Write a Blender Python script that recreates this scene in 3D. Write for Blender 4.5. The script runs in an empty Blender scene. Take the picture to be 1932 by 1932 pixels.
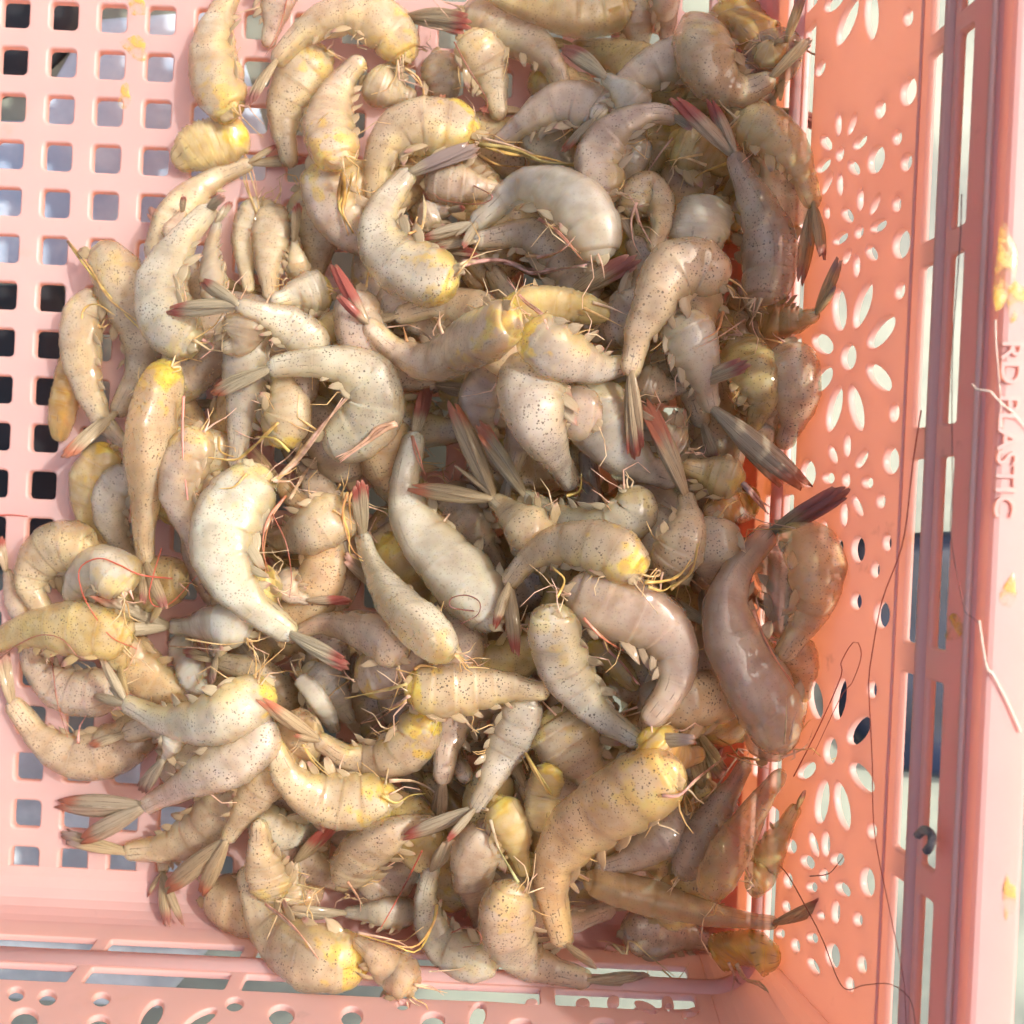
import bpy, bmesh, math, random
import numpy as np
from mathutils import Vector, Matrix

rnd = random.Random(7)
CM = 0.01                      # everything below is thought in centimetres, built in metres
sc = bpy.context.scene
col = sc.collection

# ------------------------------------------------------------------ camera, light, exposure
DIST = 23.0                    # camera height over the basket floor (cm)
PPC = 84.5                     # picture scale at the floor (1932-px picture)
cam = bpy.data.cameras.new('camera'); cam_o = bpy.data.objects.new('camera', cam); col.objects.link(cam_o)
cam_o.location = (0, 0, DIST*CM)
cam.sensor_width = 36; cam.sensor_fit = 'HORIZONTAL'
cam.angle = 2*math.atan(966/PPC/DIST)
cam.clip_start = 0.005; cam.clip_end = 50
cam.dof.use_dof = True; cam.dof.focus_distance = 19.0*CM; cam.dof.aperture_fstop = 26
sc.camera = cam_o

SUN_EL, SUN_AZ = math.radians(47), math.radians(20)    # azimuth from +x towards +y
sv = Vector((math.cos(SUN_EL)*math.cos(SUN_AZ), math.cos(SUN_EL)*math.sin(SUN_AZ), math.sin(SUN_EL)))
w = bpy.data.worlds.new('World'); sc.world = w; w.use_nodes = True
nt = w.node_tree; nt.nodes.clear()
sky = nt.nodes.new('ShaderNodeTexSky'); sky.sky_type = 'NISHITA'; sky.sun_disc = False
sky.sun_elevation = SUN_EL; sky.sun_rotation = math.atan2(sv.x, sv.y); sky.air_density = 1.0; sky.dust_density = 6.0; sky.ozone_density = 0.6
bg = nt.nodes.new('ShaderNodeBackground'); bg.inputs['Strength'].default_value = 0.15
out = nt.nodes.new('ShaderNodeOutputWorld')
nt.links.new(sky.outputs[0], bg.inputs[0]); nt.links.new(bg.outputs[0], out.inputs[0])
sun = bpy.data.lights.new('sun', 'SUN'); sun.energy = 2.2; sun.angle = math.radians(2.0); sun.color = (1.0, 0.97, 0.92)
sun_o = bpy.data.objects.new('sun', sun); col.objects.link(sun_o)
sun_o.rotation_euler = sv.to_track_quat('Z', 'Y').to_euler()
vs = sc.view_settings
vs.view_transform = 'Standard'; vs.look = 'None'; vs.gamma = 1; vs.exposure = 0.86; vs.use_curve_mapping = False
sc.cycles.max_bounces = 5; sc.cycles.transmission_bounces = 4; sc.cycles.diffuse_bounces = 3; sc.cycles.transparent_max_bounces = 6; sc.cycles.glossy_bounces = 2
sc.cycles.use_adaptive_sampling = True; sc.cycles.adaptive_threshold = 0.06; sc.cycles.adaptive_min_samples = 12
sc.cycles.use_denoising = True; sc.cycles.use_light_tree = False
sc.cycles.caustics_reflective = False; sc.cycles.caustics_refractive = False

# ------------------------------------------------------------------ picture <-> place
YAW = math.radians(-2.7)
cy_, sy_ = math.cos(YAW), math.sin(YAW)
def to_world(x, y, z): return (cy_*x - sy_*y, sy_*x + cy_*y, z)
def to_local(x, y): return (cy_*x + sy_*y, -sy_*x + cy_*y)
OFF = {'A': (0, 0), 'B': (650, 0), 'C': (1300, 0), 'D': (0, 650), 'E': (650, 650), 'F': (1300, 650),
       'G': (0, 1300), 'H': (650, 1300), 'I': (1300, 1300), 'J': (0, 1780), 'K': (700, 1850)}
def px(reg, x, y):
    o = OFF[reg]
    return ((o[0]+x/2.76)*0.966, (o[1]+y/2.76)*0.966)
def P(s):
    """survey points: 'A10,20 30,40 B5,6'"""
    r, o = None, []
    for t in s.split():
        if t[0].isalpha(): r, t = t[0], t[1:]
        a, b = t.split(','); o.append(px(r, float(a), float(b)))
    return o
def at(p, z):
    k = (DIST-z)/DIST/PPC
    return ((p[0]-966)*k, (966-p[1])*k)

# ------------------------------------------------------------------ materials
def nodes(name):
    m = bpy.data.materials.new(name); m.use_nodes = True
    t = m.node_tree; t.nodes.clear()
    return m, t, t.nodes.new('ShaderNodeOutputMaterial')
class NT:
    def __init__(s, t): s.t = t
    def n(s, typ, **kw):
        n = s.t.nodes.new(typ)
        for k, v in kw.items(): setattr(n, k, v)
        return n
    def l(s, a, b): s.t.links.new(a, b)
    def put(s, sock, v):
        if isinstance(v, bpy.types.NodeSocket): s.l(v, sock)
        else: sock.default_value = v
    def math(s, op, a, b=0.0, c=None, clamp=False):
        n = s.n('ShaderNodeMath', operation=op, use_clamp=clamp)
        s.put(n.inputs[0], a); s.put(n.inputs[1], b)
        if c is not None: s.put(n.inputs[2], c)
        return n.outputs[0]
    def mix(s, f, a, b):
        n = s.n('ShaderNodeMix', data_type='RGBA')
        s.put(n.inputs[0], f); s.put(n.inputs[6], a); s.put(n.inputs[7], b)
        return n.outputs[2]
    def mul(s, f, a, b):
        n = s.n('ShaderNodeMix', data_type='RGBA', blend_type='MULTIPLY')
        s.put(n.inputs[0], f); s.put(n.inputs[6], a); s.put(n.inputs[7], b)
        return n.outputs[2]
    def ramp(s, v, lo, hi, a=0.0, b=1.0):
        n = s.n('ShaderNodeMapRange', interpolation_type='SMOOTHSTEP')
        s.put(n.inputs[0], v); s.put(n.inputs[1], lo); s.put(n.inputs[2], hi); s.put(n.inputs[3], a); s.put(n.inputs[4], b)
        return n.outputs[0]
    def noise(s, vec, scale, detail=2.0, rough=0.5):
        n = s.n('ShaderNodeTexNoise'); s.l(vec, n.inputs['Vector'])
        n.inputs['Scale'].default_value = scale; n.inputs['Detail'].default_value = detail; n.inputs['Roughness'].default_value = rough
        return n.outputs[0]
    def oattr(s, name):
        return s.n('ShaderNodeAttribute', attribute_type='OBJECT', attribute_name=name)
    def gattr(s, name):
        return s.n('ShaderNodeAttribute', attribute_type='GEOMETRY', attribute_name=name)
def rgb(*c): return (c[0], c[1], c[2], 1.0)

def mat_body():
    m, t, out = nodes('shrimp_flesh'); g = NT(t)
    oc = g.n('ShaderNodeTexCoord').outputs['Object']
    info = g.n('ShaderNodeObjectInfo').outputs['Random']
    off = g.n('ShaderNodeVectorMath', operation='ADD'); g.l(oc, off.inputs[0])
    cmb = g.n('ShaderNodeCombineXYZ'); g.l(info, cmb.inputs[0]); g.l(info, cmb.inputs[1]); g.l(cmb.outputs[0], off.inputs[1])
    v = off.outputs[0]
    sep = g.n('ShaderNodeSeparateXYZ'); g.l(g.gattr('suv').outputs['Vector'], sep.inputs[0])
    s_, cphi, seg = sep.outputs[0], sep.outputs[1], sep.outputs[2]
    tint = g.oattr('tint').outputs['Color']; yel = g.oattr('yel').outputs['Fac']; spk = g.oattr('spk').outputs['Fac']
    n1 = g.noise(v, 180, 2); n2 = g.noise(v, 520, 2); n3 = g.noise(v, 260, 2)
    c = g.mul(1.0, tint, g.mix(g.ramp(n1, 0.3, 0.7), rgb(0.76, 0.70, 0.64), rgb(1.10, 1.10, 1.08)))
    # paler muscle showing through on the flank, warm edge along the back
    c = g.mix(g.math('MULTIPLY', g.ramp(n2, 0.48, 0.72), 0.2), c, rgb(0.64, 0.55, 0.38))
    milky = g.math('MULTIPLY', g.math('MULTIPLY', g.ramp(seg, 0.05, 0.35), g.ramp(seg, 0.98, 0.6)), g.math('MULTIPLY', g.ramp(g.math('ABSOLUTE', cphi), 0.85, 0.25), g.ramp(n3, 0.3, 0.6)))
    c = g.mix(g.math('MULTIPLY', milky, 0.18), c, rgb(0.62, 0.55, 0.43))
    edge = g.ramp(cphi, 0.45, 0.98)
    c = g.mix(g.math('MULTIPLY', edge, 0.38), c, rgb(0.36, 0.27, 0.19))
    back = g.ramp(cphi, 0.95, 1.0)
    c = g.mix(g.math('MULTIPLY', back, 0.40), c, rgb(0.55, 0.30, 0.16))
    vein = g.math('MULTIPLY', g.ramp(g.math('ABSOLUTE', g.math('SUBTRACT', cphi, 0.70)), 0.05, 0.0), g.math('GREATER_THAN', info, 0.45))
    c = g.mix(g.math('MULTIPLY', g.math('MULTIPLY', vein, g.ramp(n2, 0.4, 0.6)), 0.35), c, rgb(0.16, 0.10, 0.07))
    # segment joints
    j = g.math('MULTIPLY', g.ramp(seg, 0.965, 0.995), 0.45)
    c = g.mix(j, c, rgb(0.30, 0.24, 0.19))
    # yellow roe-coloured head end, ragged border
    yl = g.ramp(g.math('ADD', s_, g.math('MULTIPLY', g.math('SUBTRACT', n3, 0.5), 1.25)), 0.0, 0.16, 1.0, 0.0)
    yl = g.math('MULTIPLY', g.math('MULTIPLY', yl, g.ramp(n2, 0.34, 0.54, 0.55, 1.0)), g.math('MULTIPLY', yel, 1.0))
    c = g.mix(yl, c, g.mix(g.ramp(n2, 0.35, 0.62), rgb(0.70, 0.42, 0.01), rgb(0.70, 0.55, 0.12)))
    yb = g.math('MULTIPLY', g.math('MULTIPLY', g.ramp(cphi, 0.1, -0.9), g.ramp(n1, 0.42, 0.62)), g.math('MULTIPLY', yel, 0.6))
    c = g.mix(yb, c, rgb(0.70, 0.50, 0.12))
    c = g.mix(g.math('MULTIPLY', g.ramp(cphi, 0.0, -0.9), 0.35), c, rgb(0.62, 0.47, 0.24))
    # pigment specks: two sizes
    side = g.ramp(cphi, -0.95, -0.25, 0.15, 1.0)
    def dots(scale, r0, r1, seed):
        vo = g.n('ShaderNodeTexVoronoi'); vo.inputs['Scale'].default_value = scale
        a = g.n('ShaderNodeVectorMath', operation='ADD'); g.l(v, a.inputs[0]); a.inputs[1].default_value = (seed, 0, 0)
        g.l(a.outputs[0], vo.inputs['Vector'])
        sp = g.n('ShaderNodeSeparateColor'); g.l(vo.outputs['Color'], sp.inputs[0])
        r = g.math('MULTIPLY_ADD', sp.outputs[0], r1, r0)
        return g.math('LESS_THAN', vo.outputs['Distance'], r)
    clump = g.math('MULTIPLY', g.ramp(n1, 0.34, 0.58, 0.38, 1.0), g.math('MULTIPLY', g.ramp(seg, 0.0, 0.14, 0.35, 1.0), g.ramp(seg, 1.0, 0.84, 0.35, 1.0)))
    d = g.math('MAXIMUM', g.math('MULTIPLY', dots(1250, 0.08, 0.22, 0.0), 0.80), g.math('MULTIPLY', dots(1900, 0.10, 0.26, 3.3), 0.62))
    d = g.math('MULTIPLY', g.math('MULTIPLY', d, side), g.math('MULTIPLY', spk, clump))
    c = g.mix(d, c, rgb(0.085, 0.058, 0.045))
    # lengthwise dashes on the last joint before the tail
    st = g.math('GREATER_THAN', g.math('SINE', g.math('MULTIPLY', cphi, 13.0)), 0.90)
    st = g.math('MULTIPLY', g.math('MULTIPLY', st, g.ramp(s_, 0.72, 0.86)), g.ramp(n2, 0.45, 0.6))
    c = g.mix(g.math('MULTIPLY', st, 0.6), c, rgb(0.10, 0.07, 0.05))
    b = g.n('ShaderNodeBsdfPrincipled')
    g.l(c, b.inputs['Base Color'])
    b.inputs['Roughness'].default_value = 0.42
    b.inputs['Subsurface Weight'].default_value = 0.85
    b.inputs['Subsurface Radius'].default_value = (1.0, 0.62, 0.34)
    b.inputs['Subsurface Scale'].default_value = 0.0055
    b.inputs['Specular IOR Level'].default_value = 0.12
    b.inputs['Coat Weight'].default_value = 1.0; b.inputs['Coat Roughness'].default_value = 0.03; b.inputs['Coat IOR'].default_value = 1.5
    h = g.math('MULTIPLY', g.noise(v, 500, 2, 0.5), g.ramp(n3, 0.38, 0.62, 0.35, 1.0))
    bp = g.n('ShaderNodeBump'); bp.inputs['Strength'].default_value = 0.8; bp.inputs['Distance'].default_value = 0.00024
    g.l(h, bp.inputs['Height'])
    g.l(bp.outputs[0], b.inputs['Coat Normal'])
    tp = g.n('ShaderNodeBsdfTransparent'); tp.inputs[0].default_value = (1.0, 0.95, 0.86, 1)
    mx = g.n('ShaderNodeMixShader'); g.l(g.ramp(g.math('ABSOLUTE', cphi), 0.4, 1.0, 0.28, 0.66), mx.inputs[0])
    g.l(b.outputs[0], mx.inputs[1]); g.l(tp.outputs[0], mx.inputs[2]); g.l(mx.outputs[0], out.inputs[0])
    return m

def mat_fan():
    m, t, out = nodes('tail_shell'); g = NT(t)
    oc = g.n('ShaderNodeTexCoord').outputs['Object']
    sep = g.n('ShaderNodeSeparateXYZ'); g.l(g.gattr('suv').outputs['Vector'], sep.inputs[0])
    u, v = sep.outputs[0], sep.outputs[1]
    tint = g.oattr('tint').outputs['Color']; tip = g.oattr('tip').outputs['Color']; t0 = g.oattr('tip_from').outputs['Fac']; rib = g.oattr('rib').outputs['Fac']
    n = g.noise(oc, 500, 3)
    c = g.mix(0.45, tint, rgb(0.74, 0.60, 0.36))
    # fine lengthwise ribs
    fr = g.n('ShaderNodeTexNoise'); fr.inputs['Scale'].default_value = 1.0; fr.inputs['Detail'].default_value = 2
    cb = g.n('ShaderNodeCombineXYZ'); g.l(g.math('MULTIPLY', u, 2.0), cb.inputs[0]); g.l(g.math('MULTIPLY', v, 7.0), cb.inputs[1])
    g.l(g.n('ShaderNodeObjectInfo').outputs['Random'], cb.inputs[2]); g.l(cb.outputs[0], fr.inputs['Vector'])
    c = g.mul(rib, c, g.mix(g.ramp(fr.outputs[0], 0.35, 0.65), rgb(0.62, 0.50, 0.40), rgb(1.15, 1.12, 1.05)))
    line = g.math('GREATER_THAN', g.math('COSINE', g.math('MULTIPLY', v, 9.0)), 0.93)
    line = g.math('MULTIPLY', g.math('MULTIPLY', line, g.ramp(n, 0.40, 0.55)), g.ramp(u, 0.08, 0.2))
    c = g.mix(g.math('MULTIPLY', line, rib), c, rgb(0.12, 0.075, 0.055))
    uu = g.math('ADD', u, g.math('MULTIPLY', g.math('SUBTRACT', fr.outputs[0], 0.5), 0.22))
    k = g.ramp(uu, t0, g.math('ADD', t0, 0.22))
    c = g.mix(g.math('MULTIPLY', k, 0.92), c, tip)
    c = g.mix(g.math('MULTIPLY', g.ramp(uu, 0.93, 1.02), 0.55), c, rgb(0.75, 0.42, 0.26))
    b = g.n('ShaderNodeBsdfPrincipled'); g.l(c, b.inputs['Base Color'])
    b.inputs['Roughness'].default_value = 0.38
    b.inputs['Coat Weight'].default_value = 0.5; b.inputs['Coat Roughness'].default_value = 0.12
    bp = g.n('ShaderNodeBump'); bp.inputs['Strength'].default_value = 0.6; bp.inputs['Distance'].default_value = 0.0004
    g.l(g.math('ADD', fr.outputs[0], g.math('MULTIPLY', n, 0.4)), bp.inputs['Height']); g.l(bp.outputs[0], b.inputs['Normal'])
    tr = g.n('ShaderNodeBsdfTranslucent'); g.l(c, tr.inputs[0])
    mx = g.n('ShaderNodeMixShader'); mx.inputs[0].default_value = 0.45
    g.l(b.outputs[0], mx.inputs[1]); g.l(tr.outputs[0], mx.inputs[2])
    tp = g.n('ShaderNodeBsdfTransparent'); m2 = g.n('ShaderNodeMixShader'); m2.inputs[0].default_value = 0.20
    g.l(mx.outputs[0], m2.inputs[1]); g.l(tp.outputs[0], m2.inputs[2]); g.l(m2.outputs[0], out.inputs[0])
    return m

def mat_limb():
    m, t, out = nodes('limb_shell'); g = NT(t)
    oc = g.n('ShaderNodeTexCoord').outputs['Object']
    tint = g.oattr('tint').outputs['Color']
    n = g.noise(oc, 420, 3)
    c = g.mul(0.8, tint, g.mix(g.ramp(n, 0.32, 0.66), rgb(0.66, 0.52, 0.38), rgb(1.15, 1.1, 1.05)))
    b = g.n('ShaderNodeBsdfPrincipled'); g.l(c, b.inputs['Base Color'])
    b.inputs['Roughness'].default_value = 0.35; b.inputs['Coat Weight'].default_value = 0.5; b.inputs['Coat Roughness'].default_value = 0.12
    tr = g.n('ShaderNodeBsdfTranslucent'); g.l(c, tr.inputs[0])
    mx = g.n('ShaderNodeMixShader'); mx.inputs[0].default_value = 0.38
    g.l(b.outputs[0], mx.inputs[1]); g.l(tr.outputs[0], mx.inputs[2]); g.l(mx.outputs[0], out.inputs[0])
    return m

def mat_hair():
    m, t, out = nodes('antenna'); g = NT(t)
    tint = g.oattr('tint').outputs['Color']
    b = g.n('ShaderNodeBsdfPrincipled'); g.l(tint, b.inputs['Base Color']); b.inputs['Roughness'].default_value = 0.3
    g.l(b.outputs[0], out.inputs[0]); return m

def mat_plastic():
    m, t, out = nodes('pink_plastic'); g = NT(t)
    oc = g.n('ShaderNodeTexCoord').outputs['Object']
    n1 = g.noise(oc, 14, 4, 0.6); n2 = g.noise(oc, 90, 4, 0.6); n3 = g.noise(oc, 38, 3, 0.55)
    c = g.mix(g.ramp(n1, 0.3, 0.7), rgb(0.83, 0.595, 0.56), rgb(0.87, 0.655, 0.62))
    stain = g.math('MULTIPLY', g.ramp(n3, 0.64, 0.74), g.ramp(n2, 0.42, 0.62))
    c = g.mix(g.math('MULTIPLY', stain, 0.62), c, rgb(0.70, 0.40, 0.09))
    grime = g.math('MULTIPLY', g.ramp(n2, 0.66, 0.76), 0.35)
    c = g.mix(grime, c, rgb(0.30, 0.17, 0.12))
    b = g.n('ShaderNodeBsdfPrincipled'); g.l(c, b.inputs['Base Color'])
    g.l(g.ramp(n2, 0.3, 0.7, 0.28, 0.48), b.inputs['Roughness'])
    bp = g.n('ShaderNodeBump'); bp.inputs['Strength'].default_value = 0.25; bp.inputs['Distance'].default_value = 0.0006
    g.l(g.noise(oc, 60, 3), bp.inputs['Height']); g.l(bp.outputs[0], b.inputs['Normal'])
    tr = g.n('ShaderNodeBsdfTranslucent'); g.l(g.mul(1.0, c, rgb(1.06, 0.80, 0.56)), tr.inputs[0])
    mx = g.n('ShaderNodeMixShader'); mx.inputs[0].default_value = 0.58
    g.l(b.outputs[0], mx.inputs[1]); g.l(tr.outputs[0], mx.inputs[2]); g.l(mx.outputs[0], out.inputs[0])
    return m

def mat_simple(name, c0, c1, scale, rough, lo=0.35, hi=0.65, coat=0.0):
    m, t, out = nodes(name); g = NT(t)
    oc = g.n('ShaderNodeTexCoord').outputs['Object']
    n = g.noise(oc, scale, 4, 0.55)
    b = g.n('ShaderNodeBsdfPrincipled'); g.l(g.mix(g.ramp(n, lo, hi), rgb(*c0), rgb(*c1)), b.inputs['Base Color'])
    b.inputs['Roughness'].default_value = rough; b.inputs['Coat Weight'].default_value = coat
    bp = g.n('ShaderNodeBump'); bp.inputs['Strength'].default_value = 0.4; bp.inputs['Distance'].default_value = 0.002
    g.l(n, bp.inputs['Height']); g.l(bp.outputs[0], b.inputs['Normal'])
    g.l(b.outputs[0], out.inputs[0]); return m

M_BODY, M_FAN, M_LIMB, M_HAIR, M_PINK = mat_body(), mat_fan(), mat_limb(), mat_hair(), mat_plastic()
M_GROUND = mat_simple('wet_concrete', (0.15, 0.165, 0.14), (0.30, 0.335, 0.26), 22, 0.45)
M_BLACK = mat_simple('black_rubber', (0.006, 0.006, 0.007), (0.02, 0.02, 0.022), 40, 0.6)
M_NAVY = mat_simple('navy_sheet', (0.004, 0.006, 0.014), (0.009, 0.016, 0.045), 30, 0.5)
M_BLUE = mat_simple('blue_sheet', (0.36, 0.46, 0.58), (0.60, 0.68, 0.74), 45, 0.35)
M_GREY = mat_simple('grey_sheet', (0.40, 0.43, 0.42), (0.62, 0.66, 0.64), 60, 0.4)
def mat_smear():
    m, t, out = nodes('shrimp_roe_smear'); g = NT(t); oc = g.n('ShaderNodeTexCoord').outputs['Object']
    b = g.n('ShaderNodeBsdfPrincipled'); g.l(g.mix(g.noise(oc, 500, 3), rgb(0.55, 0.30, 0.02), rgb(0.74, 0.50, 0.12)), b.inputs['Base Color']); b.inputs['Roughness'].default_value = 0.25
    tp = g.n('ShaderNodeBsdfTransparent'); mx = g.n('ShaderNodeMixShader'); g.l(g.ramp(g.noise(oc, 300, 4, 0.65), 0.35, 0.62, 0.25, 0.95), mx.inputs[0])
    g.l(b.outputs[0], mx.inputs[1]); g.l(tp.outputs[0], mx.inputs[2]); g.l(mx.outputs[0], out.inputs[0]); return m
M_YOLK = mat_smear()
M_DEBRIS = mat_simple('debris', (0.05, 0.04, 0.05), (0.24, 0.20, 0.17), 500, 0.6)

# ------------------------------------------------------------------ object helpers
def link(name, me, mat, parent=None):
    o = bpy.data.objects.new(name, me); col.objects.link(o)
    if mat is not None: me.materials.clear(); me.materials.append(mat)
    if parent is not None: o.parent = parent
    return o
def empty(name, loc):
    o = bpy.data.objects.new(name, None); o.empty_display_size = 0.005; col.objects.link(o); o.location = loc; return o
def tag(o, label, cat, group=None):
    o['label'] = label; o['category'] = cat
    if group: o['group'] = group
    return o
def mesh(name, V, F, smooth=True, suv=None):
    me = bpy.data.meshes.new(name)
    me.from_pydata([tuple(map(float, v)) for v in V], [], F)
    if suv is not None:
        at_ = me.attributes.new('suv', 'FLOAT_VECTOR', 'POINT'); at_.data.foreach_set('vector', np.asarray(suv, np.float32).ravel())
    if smooth: me.polygons.foreach_set('use_smooth', [True]*len(me.polygons))
    me.update(); return me

# ------------------------------------------------------------------ ground and things under the basket
def sheet(name, pts, z, h, mat, label, cat):
    """a lumpy flat thing lying on the ground, outline pts in cm"""
    n = len(pts); cx = sum(p[0] for p in pts)/n; cyy = sum(p[1] for p in pts)/n
    V, F = [], []
    prof = [(1.0, 0), (1.0, .35*h), (.96, .8*h), (.88, h), (.6, h*1.15), (.3, h*.95)]
    for k, (s, dz) in enumerate(prof):
        for i, p in enumerate(pts):
            wob = 0.12*h*math.sin(i*2.3+k*1.7)*(k > 1)
            V.append(((cx+(p[0]-cx)*s)*CM, (cyy+(p[1]-cyy)*s)*CM, (z+dz+wob)*CM))
    for k in range(len(prof)-1):
        for i in range(n):
            j = (i+1) % n; F.append((k*n+i, k*n+j, (k+1)*n+j, (k+1)*n+i))
    V.append((cx*CM, cyy*CM, (z+h)*CM)); c = len(V)-1; b = (len(prof)-1)*n
    for i in range(n): F.append((b+i, b+(i+1) % n, c))
    o = link(name, mesh(name, V, F), mat); tag(o, label, cat); return o
GZ = -4.0
g_ = 60
gnd = link('ground', mesh('ground', [(-g_*CM, -g_*CM, GZ*CM), (g_*CM, -g_*CM, GZ*CM), (g_*CM, g_*CM, GZ*CM), (-g_*CM, g_*CM, GZ*CM)], [(0, 1, 2, 3)]), M_GROUND)
gnd['kind'] = 'structure'
def gp(s):                     # survey points (full picture) on the ground
    return [at((float(a), float(b)), GZ) for a, b in (t.split(',') for t in s.split())]
# ------------------------------------------------------------------ the pink basket
sheet('rubber_mat', gp('-500,545 120,540 170,700 150,1040 -60,1090 -500,1060'), GZ, 0.5, M_BLACK, 'black rubber mat seen through the left floor holes', 'mat')
sheet('rubber_scrap', gp('-320,-260 150,-240 170,60 60,170 -90,215 -320,200'), GZ, 0.4, M_BLACK, 'black rubber scrap seen through the upper left corner holes', 'rubber')
sheet('blue_reflection_sheet', gp('-400,225 60,230 170,40 430,20 520,300 460,560 150,525 -400,530'), GZ, 0.15, M_BLUE, 'added pale blue sheet for wet reflections under the upper left floor holes', 'sheet')  # added; its pale blue colour stands in for reflections on the wet ground
sheet('grey_lightening_sheet', gp('-300,1380 330,1400 420,1760 300,1900 -300,1860'), GZ, 0.15, M_GREY, 'added pale grey sheet lightening the shaded ground under the lower left floor holes', 'sheet')  # added; its pale colour lifts the ground that the basket shades
sheet('navy_tarp', gp('1585,1010 2300,985 2350,1440 1800,1470 1650,1440 1560,1340'), GZ, 0.9, M_NAVY, 'dark navy tarp seen through the right wall below middle', 'tarp')
sheet('blue_tub', gp('150,1960 420,1945 470,2080 300,2160 140,2100'), GZ, 0.6, M_BLUE, 'blue tub seen through the petal holes of the front wall', 'tub')

X0, Y0, TAN = 5.06, 9.13, 0.15
TH = math.atan(TAN); ct, st = math.cos(TH), math.sin(TH)
T_W, RC, ZTOP = 0.14, 0.6, 8.76
XL, YB = -13.2, 14.5                     # how far the floor goes to the left and to the back
def right_uv(p):                         # point seen on the inner face of the right wall -> (along, height)
    x, y = at(p, 0); lx, ly = to_local(x, y)
    z = (lx-X0)/(TAN+lx/DIST); return ly*(DIST-z)/DIST, z
def front_uv(p):
    x, y = at(p, 0); lx, ly = to_local(x, y); ly = -ly
    z = (ly-Y0)/(TAN+ly/DIST); return lx*(DIST-z)/DIST, z
basket = empty('plastic_basket', (0, 0, 0))
tag(basket, 'pink plastic basket with flower shaped holes holding the shrimp', 'basket')

def filled(name, loops, thick, bevel):
    """flat plate with real openings: outer loop first, u/v in cm; returns verts (u,v,w) and faces"""
    cu = bpy.data.curves.new(name, 'CURVE'); cu.dimensions = '2D'; cu.fill_mode = 'BOTH'
    cu.extrude = thick/2-bevel; cu.bevel_depth = bevel; cu.bevel_resolution = 1; cu.offset = -bevel
    for lp in loops:
        s = cu.splines.new('POLY'); s.points.add(len(lp)-1); s.use_cyclic_u = True
        for q, (a, b) in zip(s.points, lp): q.co = (a, b, 0, 1)
    o = bpy.data.objects.new(name, cu); col.objects.link(o)
    dg = bpy.context.evaluated_depsgraph_get(); me = bpy.data.meshes.new_from_object(o.evaluated_get(dg))
    bpy.data.objects.remove(o); bpy.data.curves.remove(cu)
    return me
def shape(me, fn):
    n = len(me.vertices); a = np.empty(n*3, np.float32); me.vertices.foreach_get('co', a); a = a.reshape(-1, 3)
    o = np.array([fn(*v) for v in a], np.float32)*CM
    me.vertices.foreach_set('co', o.ravel()); me.update()
    return me
def f_right(u, v, w): w = w+T_W/2; return to_world(X0+v*st+w*ct, u, v*ct-w*st)
def f_front(u, v, w): w = w+T_W/2; return to_world(u, -(Y0+v*st+w*ct), v*ct-w*st)
def oval(s, hw, uv, n=16):
    """opening given by the two ends of its long axis and its half width (survey units)"""
    (r, a), = [(s[0], s[1:])]
    (x1, y1), (x2, y2) = [tuple(map(float, t.split(','))) for t in a.split()]
    cx, cyy = (x1+x2)/2, (y1+y2)/2; L = math.hypot(x2-x1, y2-y1)/2 or 1
    ex, ey = (x2-x1)/2/L, (y2-y1)/2/L
    L = max(L, 10); lens = hw/L < 0.3
    o = []
    for k in range(n):
        t = 2*math.pi*k/n; c, s_ = math.cos(t), math.sin(t)
        if lens: s_ = s_*abs(s_)**0.25
        x = cx+ex*L*c-ey*hw*s_; y = cyy+ey*L*c+ex*hw*s_
        u, z = uv(px(r, x, y)); o.append((u, z/ct))
    return o
def rect(u0, u1, z0, z1, r=0.05):
    v0, v1 = z0/ct, z1/ct; o = []
    for (cx, cyy, a0) in ((u1-r, v1-r, 0), (u0+r, v1-r, 90), (u0+r, v0+r, 180), (u1-r, v0+r, 270)):
        for k in range(3):
            a = math.radians(a0+45*k); o.append((cx+r*math.cos(a), cyy+r*math.sin(a)))
    return o

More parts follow.
